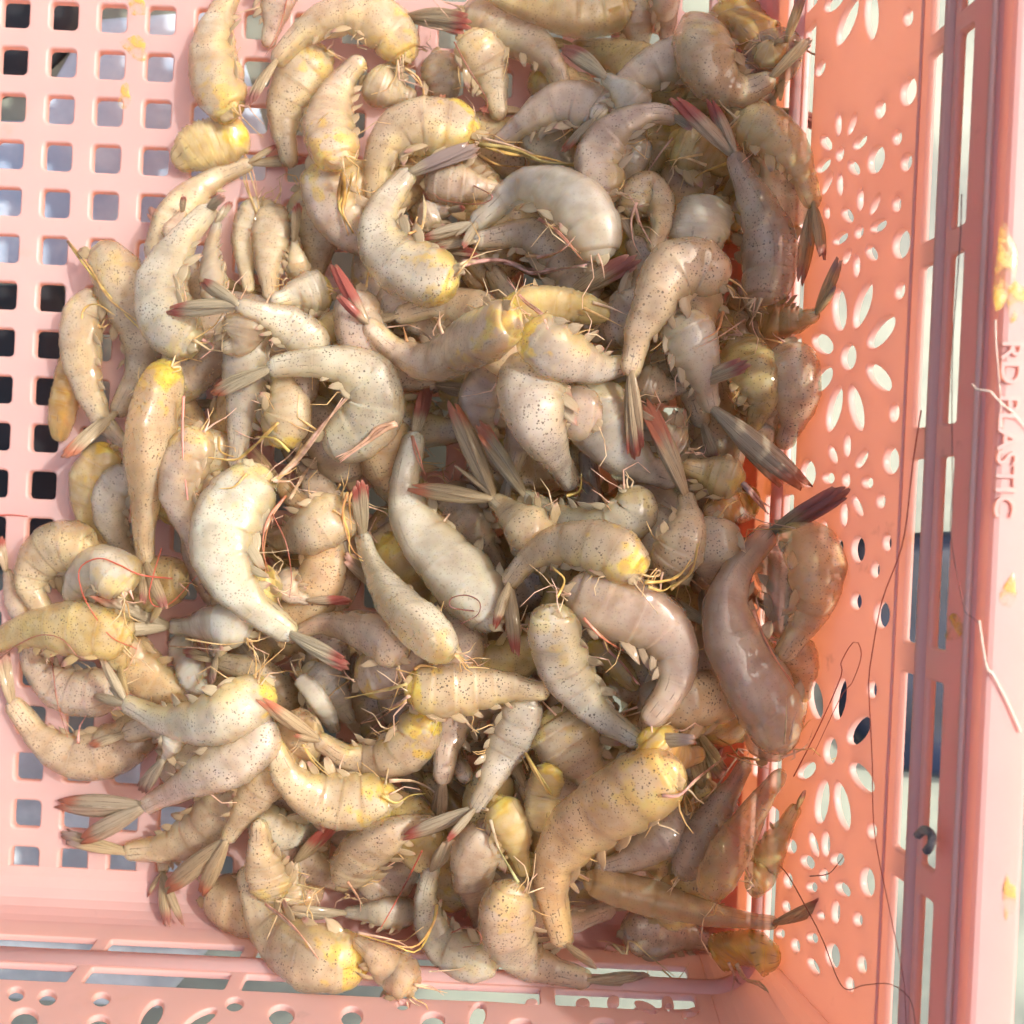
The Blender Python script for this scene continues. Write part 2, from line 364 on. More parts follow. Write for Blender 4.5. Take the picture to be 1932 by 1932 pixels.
RIGHT = '''C860,60 960,-60 36;C925,245 1030,-20 38;C1110,215 1105,-70 38;C1300,140 1310,45 26;C815,410 850,325 22;C1290,568 1322,415 42
C1145,638 1165,542 28;C1240,782 1250,702 25;C930,868 945,792 20;C930,732 930,603 16;C985,727 1025,603 16;C838,733 887,807 26;C1013,802 1077,728 25
C813,927 882,858 25;C988,868 1037,942 26;C843,1047 897,928 17;C940,1057 935,928 17;C1113,934 1152,786 43;C1283,922 1307,828 28
C1030,1285 1050,1215 22;C1045,1138 1050,1012 18;C1103,1157 1152,1043 18;C953,1123 1002,1197 26;C1103,1242 1187,1193 27;C903,1312 977,1258 25
C1083,1328 1132,1402 27;C958,1422 992,1343 17;C1025,1497 1030,1368 18;C1240,1142 1245,1058 23;C1253,1394 1282,1236 46;C870,1182 865,1108 15
C1018,1770 1102,1515 39;C1093,1873 1227,1707 46;C940,1783 930,1555 39;F795,15 893,103 46;F978,200 990,60 41;F798,313 887,187 43;F1088,172 1207,308 46
F878,533 937,282 37;F1052,533 998,282 37;F1225,483 1235,382 26;C1250,1613 1270,1522 26;F970,834 970,751 21;F975,673 978,542 19;F917,708 883,607 19
F1028,728 1082,632 23;F843,773 907,792 31;F1058,793 1112,822 31;F960,1048 960,907 19;F1057,993 1008,877 19;F887,955 870,900 16;F765,833 765,687 41;F1210,763 1215,617 43
F845,1143 850,1012 25;F1155,948 1160,867 23;F915,1203 935,1112 29;F1035,1238 1035,1097 37;F1190,1178 1192,1082 23;F923,1332 947,1268 33;F1125,1323 1130,1232 23
F1025,1493 1025,1402 29;F1160,1593 1165,1447 43;F880,1473 885,1407 21
I822,290 788,80 38;I918,295 952,65 35;I988,424 1087,276 49;I880,535 890,385 37;I713,603 802,527 36;I998,527 1112,683 46;I825,854 856,615 37;I977,894 923,625 39
I1110,178 1110,82 25;I1110,938 1110,847 25;I817,1038 778,897 21;I860,1034 860,892 23;I733,1028 792,1092 33;I888,1062 957,1028 35;I768,1218 802,1172 31
I918,1173 987,1242 31;I850,1170 850,1096 25;I912,1394 915,1266 23;I842,1374 828,1326 19;I1092,1250 1078,1086 39;I660,1204 655,1116 25;I656,1334 640,1266 21
I1036,1409 1030,1331 25;I681,1014 664,936 31;I632,1464 598,1426 25;I706,1549 690,1471 23;I773,1493 802,1447 33;I822,1668 768,1577 23;I906,1634 889,1496 39
I1061,1664 1050,1561 26;I996,1764 985,1676 23'''
FRONT = '''J42,450 128,440 38;J208,470 302,458 40;J500,478 592,468 36;J770,640 866,478 48;J985,640 1165,528 36;J1218,505 1310,495 36;J1448,562 1584,555 56;J1838,570 1952,562 54
J58,590 204,575 62;J475,605 590,598 42;K205,312 275,308 26;K338,405 462,392 50;K622,440 662,296 42;K900,297 968,293 22;K1172,297 1248,293 25;K1342,284 1408,276 24
K1496,298 1606,352 22;K1660,266 1676,348 24;K1748,377 1838,333 20;K815,420 930,410 30;K1250,420 1380,410 34;K1450,425 1550,418 22;I-10,1842 42,1838 26'''
def ovals(txt, uv):
    o = []
    for t in txt.replace('\n', ';').split(';'):
        a = t.split(); o.append(oval(a[0]+' '+a[1], float(a[2]), uv))
    return o
UMIN = -(Y0-RC)
# right wall
slots = []
for a, b in (('C1450,-900', 'C1460,165'), ('C1440,290', 'C1400,1300'), ('C1375,1440', 'F1335,515'), ('F1330,680', 'F1290,1665'), ('I1265,28', 'I1240,985'), ('I1200,1112', 'I1165,1990')):
    u0 = right_uv(P(b)[0])[0]; u1 = right_uv(P(a)[0])[0]
    slots.append((max(u0, UMIN+0.15), u1))
loops = [[(UMIN, 0.0), (YB, 0.0), (YB, ZTOP/ct), (UMIN, ZTOP/ct)]]
for u0, u1 in slots: loops += [rect(u0, u1, 7.06, 7.46), rect(u0, u1, 7.84, 8.22)]
for k in range(7):
    u0 = -8.35+k*3.1; loops += [rect(u0, u0+2.75, 1.45, 1.92), rect(u0, u0+2.75, 2.38, 2.85)]
loops += ovals(RIGHT, right_uv)
for k in range(6):                        # the pattern goes on behind the frame
    cx, cz = 10.6+0.75*k, 4.6+0.9*math.sin(k*2.1)
    loops.append([(cx+0.22*math.cos(t*math.pi/6), (cz+0.32*math.sin(t*math.pi/6))/ct) for t in range(12)])
wall_r = link('side_wall', shape(filled('side_wall', loops, T_W, 0.03), f_right), M_PINK, basket)
wall_r['label'] = 'sunlit side wall pierced with flowers and slots'
# front wall
UF = X0-RC
u_a = front_uv(P('J575,190')[0])[0]; u_b = front_uv(P('J1315,190')[0])[0]; pitch = front_uv(P('J1365,330')[0])[0]-front_uv(P('J510,330')[0])[0]
loops = [[(XL, 0.0), (UF, 0.0), (UF, ZTOP/ct), (XL, ZTOP/ct)]]
for k in range(-3, 6):
    a, b = u_a+k*pitch, u_b+k*pitch
    if a > XL+0.1 and b < UF-0.1: loops += [rect(a, b, 1.42, 1.92), rect(a, b, 2.40, 2.90)]
loops += ovals(FRONT, front_uv)
for k in range(11):                       # further up, above the frame's lower edge
    cx, cz = XL+1.0+1.55*k, 6.0+0.5*math.sin(k*1.9)
    loops.append([(cx+0.25*math.cos(t*math.pi/6), (cz+0.36*math.sin(t*math.pi/6))/ct) for t in range(12)])
wall_f = link('side_wall', shape(filled('side_wall', loops, T_W, 0.03), f_front), M_PINK, basket)
wall_f['label'] = 'front wall with slots above the floor'
# floor with rounded square openings
loops = [[(XL, -Y0-0.1), (X0+0.1, -Y0-0.1), (X0+0.1, YB), (XL, YB)]]
PX_, PY_, HS = 1.085, 1.05, 0.31
for i in range(-2, 14):
    for j in range(-3, 19):
        cx, cyy = -10.52+PX_*i, 10.6-PY_*j; r = 0.10; lp = []
        for (sx, sy2, a0) in ((1, 1, 0), (-1, 1, 90), (-1, -1, 180), (1, -1, 270)):
            for k in range(4):
                a = math.radians(a0+30*k); lp.append((cx+sx*(HS-r)+r*math.cos(a), cyy+sy2*(HS-r)+r*math.sin(a)))
        loops.append(lp)
floor = link('floor_grid', shape(filled('floor_grid', loops, 0.24, 0.045), lambda u, v, w: to_world(u, v, w-0.12)), M_PINK, basket)
floor['label'] = 'floor of rows of square holes'
# swept pieces that follow right wall - corner - front wall
def path(d, z):
    """plan points at inset d (cm, inwards positive) and height z, from the back along the right wall round the corner to the left"""
    x, y, r = X0+TAN*z-d, Y0+TAN*z-d, max(RC+TAN*z-d, 0.02)
    pts = [(x, YB), (x, -(Y0-RC)+4), (x, -(Y0-RC))]
    for k in range(1, 9):
        a = -math.pi/2*k/9; pts.append((X0-RC+r*math.cos(a), -(Y0-RC)+r*math.sin(a)))
    pts += [(X0-RC, -y), (X0-RC-4, -y), (XL, -y)]
    return [(*p, z) for p in pts]
def swept(name, prof, closed=True, smooth=False, lo=0, hi=None):
    rows = [path(d, z)[lo:hi] for d, z in prof]; n = len(rows[0]); V = [tuple(c*CM for c in to_world(*p)) for r in rows for p in r]
    F = []; m = len(rows)
    for k in range(m if closed else m-1):
        for i in range(n-1): F.append((k*n+i, ((k+1) % m)*n+i, ((k+1) % m)*n+i+1, k*n+i+1))
    if closed: F += [tuple(k*n for k in range(m))[::-1], tuple(k*n+n-1 for k in range(m))]
    me = mesh(name, V, F, smooth); return link(name, me, M_PINK, basket)
swept('wall_corner', [(0.004, 0.0), (0.004, 3.0), (0.004, 6.0), (0.004, ZTOP), (-T_W+0.004, ZTOP), (-T_W+0.004, 6.0), (-T_W+0.004, 3.0), (-T_W+0.004, 0)], lo=2, hi=12)
swept('floor_fillet', [(0.72, 0.004), (0.52, 0.03), (0.32, 0.11), (0.16, 0.24), (0.07, 0.42), (0.02, 0.66), (-0.01, 0.95), (-0.08, 0.95), (-0.08, -0.05), (0.72, -0.05)], smooth=False)
def bar(z, r, squash=1.0, **k):
    return swept('rib', [(0.03+r*squash*math.cos(a)-r*0.3, z+r*math.sin(a)) for a in [2*math.pi*q/10 for q in range(10)]], smooth=True, **k)
bar(2.15, 0.19); bar(7.65, 0.10); bar(6.86, 0.028, 0.8); bar(8.74, 0.045, 0.9)
swept('rim', [(-0.03, 8.74), (-0.07, 8.80), (-0.06, 9.02), (-0.09, 9.08), (-0.15, 9.10), (-0.62, 9.10), (-0.68, 9.07), (-0.70, 9.0), (-0.70, 7.9), (-0.58, 7.9), (-0.58, 8.95), (-0.22, 8.95), (-0.20, 8.74)])
for o in basket.children:
    if o.name.startswith(('rim', 'floor_fillet')):
        o.data.polygons.foreach_set('use_smooth', [False]*len(o.data.polygons))
# raised lettering on the rim
def rim_text(body, p_start, p_end):
    cu = bpy.data.curves.new('lettering', 'FONT'); cu.body = body; cu.size = 1.0; cu.extrude = 0.07; cu.bevel_depth = 0.012; cu.resolution_u = 3
    o = bpy.data.objects.new('lettering', cu); col.objects.link(o)
    dg = bpy.context.evaluated_depsgraph_get(); me = bpy.data.meshes.new_from_object(o.evaluated_get(dg)); bpy.data.objects.remove(o)
    n = len(me.vertices); a = np.empty(n*3, np.float32); me.vertices.foreach_get('co', a); a = a.reshape(-1, 3)
    a[:, 0] -= a[:, 0].min(); wid = a[:, 0].max()
    x0, y0 = to_local(*at(p_start, 9.1)); x1, y1 = to_local(*at(p_end, 9.1))
    sx = (y0-y1)/wid; sz = 0.275/0.70
    o3 = np.array([to_world(x0+v[1]*sz, y0-v[0]*sx, 9.104+v[2]*0.45) for v in a], np.float32)*CM
    me.vertices.foreach_set('co', o3.ravel()); me.update()
    return link('lettering', me, M_PINK, basket)
rim_text('RD PLASTIC', (1956*.966, 668*.966), (1956*.966, 1010*.966))
# ------------------------------------------------------------------ shrimp builder and pile
GX0, GY0, CELL = -17.0, -15.0, 0.1
NX, NY = 300, 320
FILL = 'dull raw shrimp buried in the lower layers of the heap, mostly hidden'
REG = []
HF = np.zeros((NX, NY))                        # top of the pile so far, cm
def win(x, y, r):
    i0, i1 = int((x-r-GX0)/CELL), int((x+r-GX0)/CELL)+2; j0, j1 = int((y-r-GY0)/CELL), int((y+r-GY0)/CELL)+2
    return max(i0, 0), min(max(i1, 1), NX), max(j0, 0), min(max(j1, 1), NY)
def top(x, y, r):
    a, b, c, d = win(x, y, r)
    return float(HF[a:b, c:d].max()) if b > a and d > c else 0.0
def deposit(x, y, z, r, b):
    i0, i1, j0, j1 = win(x, y, r)
    if i1 <= i0 or j1 <= j0: return
    X = GX0+np.arange(i0, i1)*CELL-x; Y = GY0+np.arange(j0, j1)*CELL-y
    q = 1-(X[:, None]**2+Y[None, :]**2)/(r*r)
    HF[i0:i1, j0:j1] = np.maximum(HF[i0:i1, j0:j1], np.where(q > 0, z+b*np.sqrt(np.maximum(q, 0)), 0))
def spline(pts, n):
    p = np.array(pts, float)
    if len(p) == 2: p = np.vstack([p[0], p.mean(0), p[1]])
    q = np.vstack([2*p[0]-p[1], p, 2*p[-1]-p[-2]]); out = []
    for i in range(1, len(q)-2):
        for t in np.linspace(0, 1, 14, endpoint=False):
            a, b, c, d = q[i-1], q[i], q[i+1], q[i+2]
            out.append(0.5*((2*b)+(c-a)*t+(2*a-5*b+4*c-d)*t*t+(3*b-a-3*c+d)*t**3))
    out.append(q[-2]); o = np.array(out); L = np.r_[0, np.cumsum(np.linalg.norm(np.diff(o, axis=0), axis=1))]
    s = np.linspace(0, L[-1], n)
    return np.stack([np.interp(s, L, o[:, k]) for k in range(o.shape[1])], 1)
ZC = np.linspace(0, 8.6, 87)
def wall_floor(p, r):
    """lowest height at which a body of radius r seen at p clears the basket walls"""
    x, y = at(p, 0); lx, ly = to_local(x, y); k = (DIST-ZC)/DIST
    ok = (lx*k+r <= X0+TAN*ZC-0.05) & (-ly*k+r <= Y0+TAN*ZC-0.05)
    return float(ZC[np.argmax(ok)]) if ok.any() else 8.0
PROF_S = np.array([-0.02, 0.05, 0.12, 0.24, 0.40, 0.55, 0.68, 0.80, 0.90, 1.0])
PROF_R = np.array([0.64, 0.84, 0.96, 1.04, 0.98, 0.82, 0.65, 0.51, 0.43, 0.385])
def gauss(a, sg):
    k = np.exp(-0.5*(np.arange(-3*sg, 3*sg+1)/sg)**2); k /= k.sum(); m = 3*int(sg)
    return np.convolve(np.r_[np.full(m, a[0]), a, np.full(m, a[-1])], k, 'valid')
TINT = {'n': (.53, .41, .265), 'w': (.54, .485, .38), 'm': (.48, .365, .28), 'y': (.58, .43, .18), 'o': (.62, .43, .23), 'g': (.48, .43, .35),
        'p': (.54, .41, .305), 'a': (.50, .29, .07), 'v': (.57, .53, .445), 'Y': (.68, .45, .05)}
TIPS = {'r': (.48, .10, .07), 'd': (.42, .14, .11), 'o': (.62, .20, .10), 'k': (.42, .31, .27), 'p': (.62, .36, .28), 'n': (.60, .46, .30)}
SEGB = [0.0, .17, .34, .50, .65, .79, 1.0]
def put_props(o, **k):
    for a, b in k.items(): o[a] = b
def blade(name, base, tip, side, up, wd, parent, org, tint, tipc, t0, bend=0.0, thick=0.035, ragged=0.0):
    """a thin leaf-shaped plate with a raised midrib"""
    b, t = np.array(base), np.array(tip); d = t-b; L = np.linalg.norm(d) or 1e-3
    V, S = [], []; nu, nv = 9, 5
    side = np.array(side)-np.dot(side, d/L)*d/L; side = side/(np.linalg.norm(side) or 1); upv = np.cross(d/L, side)
    if np.dot(upv, up) < 0: upv = -upv
    for sgn in (1, -1):
        for i in range(nu+1):
            u = i/nu
            ww = wd*(0.42+0.58*math.sin(min(u/0.5, 1)*math.pi/2))*(1 if u < .5 else math.cos((u-.5)/.5*1.40)**0.7)
            for j in range(nv+1):
                v = 2*j/nv-1
                rag = ragged*(math.sin(j*5.1+L*90)*0.5)*u**4
                c = b+d*(u+rag)+side*(ww*v+bend*L*u*u)+upv*(math.sin(u*math.pi)*0.05*L)
                V.append((c+upv*sgn*thick*(1-0.85*abs(v)**1.5)*(1-0.7*u))*CM-org); S.append((u, v, 0))
    F = []; k = (nu+1)*(nv+1); q = nv+1
    for i in range(nu):
        for j in range(nv):
            a = i*q+j; F.append((a, a+1, a+q+1, a+q)); F.append((k+a, k+a+q, k+a+q+1, k+a+1))
    for i in range(nu):
        F.append((i*q, (i+1)*q, k+(i+1)*q, k+i*q)); F.append((i*q+nv, k+i*q+nv, k+(i+1)*q+nv, (i+1)*q+nv))
    F.append(tuple([nu*q+j for j in range(q)]+[k+nu*q+j for j in range(q)][::-1]))
    F.append(tuple([j for j in range(q)][::-1]+[k+j for j in range(q)]))
    o = link(name, mesh(name, V, F, True, S), M_FAN, parent)
    put_props(o, tint=tint, tip=tipc, tip_from=t0, rib=.5 if name in ('uropod', 'tail_fan') else .15); return o
def tube(name, pts, r0, r1, parent, org, tint, mat=None, flat=1.0, k=6, knob=0.0):
    p = np.array(pts); n = len(p); V, F = [], []
    T = np.gradient(p, axis=0); T /= np.linalg.norm(T, axis=1)[:, None]+1e-9
    for i in range(n):
        a = np.cross((0, 0, 1), T[i]); a = a/(np.linalg.norm(a) or 1); b = np.cross(T[i], a); u = i/(n-1)
        r = r0+(r1-r0)*u+knob*r0*(abs(math.sin(u*9.42)) > 0.96)
        for j in range(k):
            t = 2*math.pi*j/k; V.append((p[i]+a*r*math.cos(t)+b*r*flat*math.sin(t))*CM-org)
    for i in range(n-1):
        for j in range(k): F.append((i*k+j, i*k+(j+1) % k, (i+1)*k+(j+1) % k, (i+1)*k+j))
    F += [tuple(range(k))[::-1], tuple((n-1)*k+j for j in range(k))]
    o = link(name, mesh(name, V, F), mat or M_LIMB, parent); o['tint'] = tint; return o

def shrimp(wpx, body, fan, tint, tip, yel, spk, label, legs=(), roll=None, flip=False, group=None, nfan=None, name='shrimp', cat='shrimp', plain=False, zfix=0.0, t0=0.70, nolegs=False):
    wpx = (wpx/2.76*0.966 if wpx > 0 else -wpx)*1.09
    rr = random.Random(label+str(body)[:24])
    pp = spline(P(body) if isinstance(body, str) else body, 26); n = len(pp)
    sN = np.linspace(0, 1, n); pr = np.interp(sN, PROF_S, PROF_R)
    if plain: pr = np.interp(sN, [0, .15, .5, .85, 1], [.75, .95, 1, .92, .65])
    z = np.full(n, 1.0)
    for it in range(4):
        a = wpx/2/PPC*(DIST-z.mean())/DIST; ra = a*pr; rb = ra*0.70
        xy = np.array([at(p, zz) for p, zz in zip(pp, z)])
        req = np.array([top(x, y, 0.55*r)+0.66*b for (x, y), r, b in zip(xy, ra, rb)])
        zs = gauss(req, 5); zs = zs+0.55*max(0, (req-zs).max())*np.exp(-((sN-sN[np.argmax(req-zs)])/0.5)**2)
        wf = np.array([wall_floor(p, r*0.9) for p, r in zip(pp, ra)]); wf = gauss(wf, 2)
        z = np.maximum(np.maximum(zs, wf), rb*0.95)+zfix; z = gauss(z, 2)
    xy = np.array([at(p, zz) for p, zz in zip(pp, z)])
    C = np.column_stack([xy, z])
    for (x, y), zz, r, b in zip(spline(xy, 60), np.interp(np.linspace(0, 1, 60), sN, z), np.interp(np.linspace(0, 1, 60), sN, ra), np.interp(np.linspace(0, 1, 60), sN, rb)):
        deposit(x, y, zz, r*0.92, b*0.88)
    # frames along the body
    d1 = np.diff(xy, axis=0); ang = np.unwrap(np.arctan2(d1[:, 1], d1[:, 0])); turn = ang[-1]-ang[0]
    sgn = -1.0 if turn > 0 else 1.0
    if flip: sgn = -sgn
    org3 = np.array([xy[n//2][0]*CM, xy[n//2][1]*CM, max(z.min()-rb.max(), 0)*CM])
    root = empty(name, org3); tag(root, label, cat, group); REG.append((root, label, pp[n//2]))
    rl = rr.uniform(-.35, .35) if roll is None else roll
    ss = sorted(set(list(np.linspace(0, 1, 34))+[b-0.007 for b in SEGB[1:-1]]+[b+0.007 for b in SEGB[1:-1]]))
    Cs = np.stack([np.interp(ss, sN, C[:, k]) for k in range(3)], 1)
    Cs = np.stack([gauss(Cs[:, k], 1) for k in range(3)], 1)
    T = np.gradient(Cs, np.array(ss), axis=0); T /= np.linalg.norm(T, axis=1)[:, None]
    up = np.array([0, 0, 1.0]); Dv = np.cross(up, T)*sgn; Dv /= np.linalg.norm(Dv, axis=1)[:, None]
    Nv = up-T*(T@up)[:, None]; Nv /= np.linalg.norm(Nv, axis=1)[:, None]
    D2 = Dv*math.cos(rl)+Nv*math.sin(rl); N2 = Nv*math.cos(rl)-Dv*math.sin(rl)
    NP = 22; phi = np.arange(NP)*2*math.pi/NP; cp, sp = np.cos(phi), np.sin(phi)
    V, S, rows = [], [], []
    amax = ra.max(); ph0 = rr.uniform(0, 6)
    def ring(c, d, nn, a, s, seg, k=1.0, rough=0.0):
        fl = .45 if plain else .70; rough = rough+(.05 if plain else 0)
        lump = 1+0.025*np.sin(phi*2+s*17+ph0)+0.018*np.sin(phi*3-s*31+ph0*2)+rough*np.sin(phi*5+ph0*3+s*90)
        vent = np.where(cp < 0, 1+(0.15*math.sin(math.pi*seg)**.8-0.06)*np.clip(-cp,0,1)**1.5, 1.0) if not plain else 1.0
        A = a*k*np.sign(cp)*np.abs(cp)**.86*lump*vent; B = a*fl*k*np.sign(sp)*np.abs(sp)**.68*lump*(1-0.22*np.clip(-cp, 0, 1)**2)
        rows.append(len(V))
        V.extend(list(c+np.outer(A, d)+np.outer(B, nn))); S.extend([(s, x, seg) for x in cp])
    a_of = lambda s: float(np.interp(s, sN, ra))
    head_l = rr.uniform(0.5, 0.85)
    for kk, off in ((.05, .44), (.30, .42), (.55, .34), (.74, .20), (.83, .05), (.90, -.02)) if not plain else ((.05, .5), (.4, .46), (.7, .33), (.88, .18), (.96, .07)):   # flesh bulging out of the cut shell
        ring(Cs[0]-T[0]*a_of(0)*off*head_l*1.5, D2[0], N2[0], a_of(0), -0.06*max(off, 0)-.01, 0.5, kk, 0.07*yel+0.05)
    for i, s in enumerate(ss):
        k = max(j for j in range(6) if SEGB[j] <= s+1e-9); seg = (s-SEGB[k])/(SEGB[k+1]-SEGB[k])
        flare = 1+(0.058*seg**5-0.010 if not plain else 0.0)
        ring(Cs[i], D2[i], N2[i], a_of(s), s, min(seg, 1), flare)
    for q in (0.35, 0.7, 0.95):
        ring(Cs[-1]+T[-1]*a_of(1)*q*0.9, D2[-1], N2[-1], a_of(1), 1.0, 0.5, math.sqrt(1-q*q)*0.95)
    F = []
    for r0, r1 in zip(rows[:-1], rows[1:]):
        for j in range(NP): F.append((r0+j, r0+(j+1) % NP, r1+(j+1) % NP, r1+j))
    F += [tuple(rows[0]+j for j in range(NP))[::-1], tuple(rows[-1]+j for j in range(NP))]
    V = np.array(V)*CM-org3
    tv = TINT[tint]; jit = rr.uniform(-.035, .035); tv = tuple(min(1, max(0, c*(1+jit)+rr.uniform(-.012, .012))) for c in tv)
    bo = link('body', mesh('body', V, F, True, S), M_BODY, root); put_props(bo, tint=tv, yel=float(yel), spk=float(min(1, spk*1.15+.12)) if not plain else 0.15)
    # swimmerets under the belly
    if not plain:
        for s in (.12, .27, .42, .57, .71):
            i = int(np.argmin(abs(np.array(ss)-s))); a = a_of(s)
            b0 = Cs[i]-D2[i]*a*0.78+N2[i]*a*0.22
            dr = -D2[i]*rr.uniform(.35, .8)+T[i]*rr.uniform(.5, 1.1)+np.array([0, 0, rr.uniform(-.15, .2)]); dr /= np.linalg.norm(dr)
            tl = a*rr.uniform(.6, 1.05)
            sw = blade('swimmeret', b0, b0+dr*tl, T[i], N2[i], a*rr.uniform(.13, .24), root, org3, tuple(c*f for c, f in zip(tv, (1.05, 1.0, .9))), TIPS['n'] if rr.random() < .8 else TIPS['p'], 0.7, bend=rr.uniform(-.2, .3), thick=0.012, ragged=.2)
    # tail fan
    if fan:
        tips = P(fan) if isinstance(fan, str) else fan
        base = Cs[-1]+T[-1]*a_of(1)*0.25; aw = a_of(1)
        tl3 = []
        for tpt in tips:
            zz = base[2]
            for _ in range(3):
                x, y = at(tpt, zz); L = math.hypot(x-base[0], y-base[1])
                need = max(base[2]+(top(base[0]+(x-base[0])*q, base[1]+(y-base[1])*q, 0.08)+0.08-base[2])/q for q in (.45, .7, 1.0))
                zz = min(max(need, wall_floor(tpt, 0.06), base[2]-0.75*L, 0.08), base[2]+0.9*L)
            tl3.append(np.array([x, y, zz]))
        mid = sum(tl3)/len(tl3); tc = TIPS[tip]
        dirm = mid-base; Lm = np.linalg.norm(dirm); per = np.cross((0, 0, 1.0), dirm/Lm); per /= np.linalg.norm(per)
        te = base+dirm*0.62; fn = blade('tail_fan', base-dirm/Lm*aw*.3, te, per*math.cos(.6)+up*math.sin(.6), up, aw*0.34, root, org3, tv, TIPS['n'], 0.75, thick=0.06)
        nb = 4
        for i in range(nb):
            if len(tl3) == 1: tgt, off = tl3[0], (i-1.5)*0.026
            else: tgt, off = tl3[min(i*len(tl3)//nb, len(tl3)-1)], (-1)**i*0.016
            d = tgt-base; L = np.linalg.norm(d); pr2 = np.cross((0, 0, 1.0), d/L); pr2 /= np.linalg.norm(pr2)
            ln = (.93, 1.0, .97, .88)[i] if len(tl3) == 1 else (1.0, .95)[i % 2]
            e = base+d*ln+pr2*off*L*1.5+up*(0.035*i)
            ti = rr.uniform(.1, .65)*(1 if i % 2 else -1)
            ub = blade('uropod', base+up*(0.03*i)+pr2*off*aw*2.2, e, pr2*math.cos(ti)+up*math.sin(ti), up, (0.066 if len(tl3) == 1 else 0.06)*L*rr.uniform(.85, 1.1)+0.02, fn, org3, tv, tc, t0+rr.uniform(-.05, .05), bend=off*0.5, thick=0.035, ragged=0.05)
            deposit(base[0]+d[0]*.5, base[1]+d[1]*.5, base[2]+d[2]*.5, L*.2, 0.08); deposit(base[0]+d[0]*.85, base[1]+d[1]*.85, base[2]+d[2]*.85, L*.14, 0.05)
    # legs left at the cut head
    lt = [(.74, .60, .38), (.76, .54, .40), (.70, .50, .22)]
    for lg in legs:
        wl = 0.034
        if lg[0] == '*': wl, lg = 0.085, lg[1:]
        elif lg[0] == '+': wl, lg = 0.052, lg[1:]
        elif lg[0] == '-': wl, lg = 0.02, lg[1:]
        cidx = rr.choice(lt)
        if lg[0] == '!': cidx, lg = (.62, .27, .17), lg[1:]
        elif lg[0] == '^': cidx, lg = (.72, .50, .17), lg[1:]
        base_p = np.array(P(lg)); nst = 4 if wl > .08 else (2 if wl > .05 else 1)
        for q_ in range(nst):
            jit = np.array([[rr.gauss(0, 1)*wl*PPC*.55*(nst > 1) for _ in (0, 1)] for _ in base_p]); jit[0] *= .4
            lp = spline(base_p+jit, 16); zz = np.full(16, z[0])
            for _ in range(3):
                q = np.array([at(p, a) for p, a in zip(lp, zz)])
                zz = gauss(np.array([max(top(x, y, 0.12)+wl*0.4+.02*q_, wall_floor(p, 0.05)) for (x, y), p in zip(q, lp)]), 2)
            q = np.array([at(p, a) for p, a in zip(lp, zz)])
            tube('leg', np.column_stack([q, zz]), wl*(.55 if nst > 1 else 1), wl*0.12, root, org3, tuple(c*rr.uniform(.85, 1.1) for c in cidx), flat=0.5, knob=0.25)
    if not plain:
        # torn shell flaps round the cut, and jointed wisps of legs
        for q in range(1):
            b0 = Cs[0]+D2[0]*a_of(0)*rr.uniform(-.6, .5)+N2[0]*a_of(0)*.45
            dv = -T[0]+D2[0]*rr.uniform(-.6, .4)+N2[0]*rr.uniform(-.25, .1); dv /= np.linalg.norm(dv)
            blade('shell_flap', b0, b0+dv*a_of(0)*rr.uniform(.4, .8), D2[0], N2[0], a_of(0)*rr.uniform(.25, .45), root, org3, tuple(c*f for c, f in zip(tv, (1.1, 1.05, .85))), TIPS['n'], .8, bend=rr.uniform(-.2, .2), thick=.012, ragged=.3)
        nl = (2 if label == FILL else (3 if nolegs else 6)) + (2 if yel > .45 else 0)
        for q in range(nl):
            belly = rr.random() < .45
            i0 = int(rr.uniform(0, .6)*len(ss)) if belly else 0
            b0 = Cs[i0]-D2[i0]*a_of(ss[i0])*(.8 if belly else rr.uniform(.1, .8))-T[i0]*a_of(0)*(.0 if belly else .25)+N2[i0]*a_of(0)*.2
            dv = (T[i0]*rr.uniform(.2, 1)-D2[i0] if belly else -T[0]*rr.uniform(.3, 1)-D2[0]*rr.uniform(-.3, 1.1)); dv[2] += rr.uniform(0, .3); dv /= np.linalg.norm(dv)
            L = amax*rr.uniform(.6, 2.1)*(.75 if belly else 1); pts = [b0]; cur = dv
            for seg_ in range(rr.choice((2, 3, 3))):
                for h_ in range(4): pts.append(pts[-1]+cur*L/11)
                kx = np.array([rr.uniform(-.9, .9), rr.uniform(-.9, .9), rr.uniform(-.45, .1)]); cur = cur+kx; cur /= np.linalg.norm(cur)
            pts = np.array(pts)
            for p_ in pts: p_[2] = max(p_[2], top(p_[0], p_[1], .06)+.02) if not belly else p_[2]
            tube('leg', np.column_stack([pts[:, :2], gauss(pts[:, 2], 1)]), rr.uniform(.011, .027), .006, root, org3, rr.choice(lt), flat=.6, k=5)
    return root
# ------------------------------------------------------------------ the shrimp of the pile, lowest first
SH = []
def S(lv, w, body, fan, tint, tip, yel, spk, label, **k): SH.append((lv, w, body, fan, tint, tip, yel, spk, label, k))
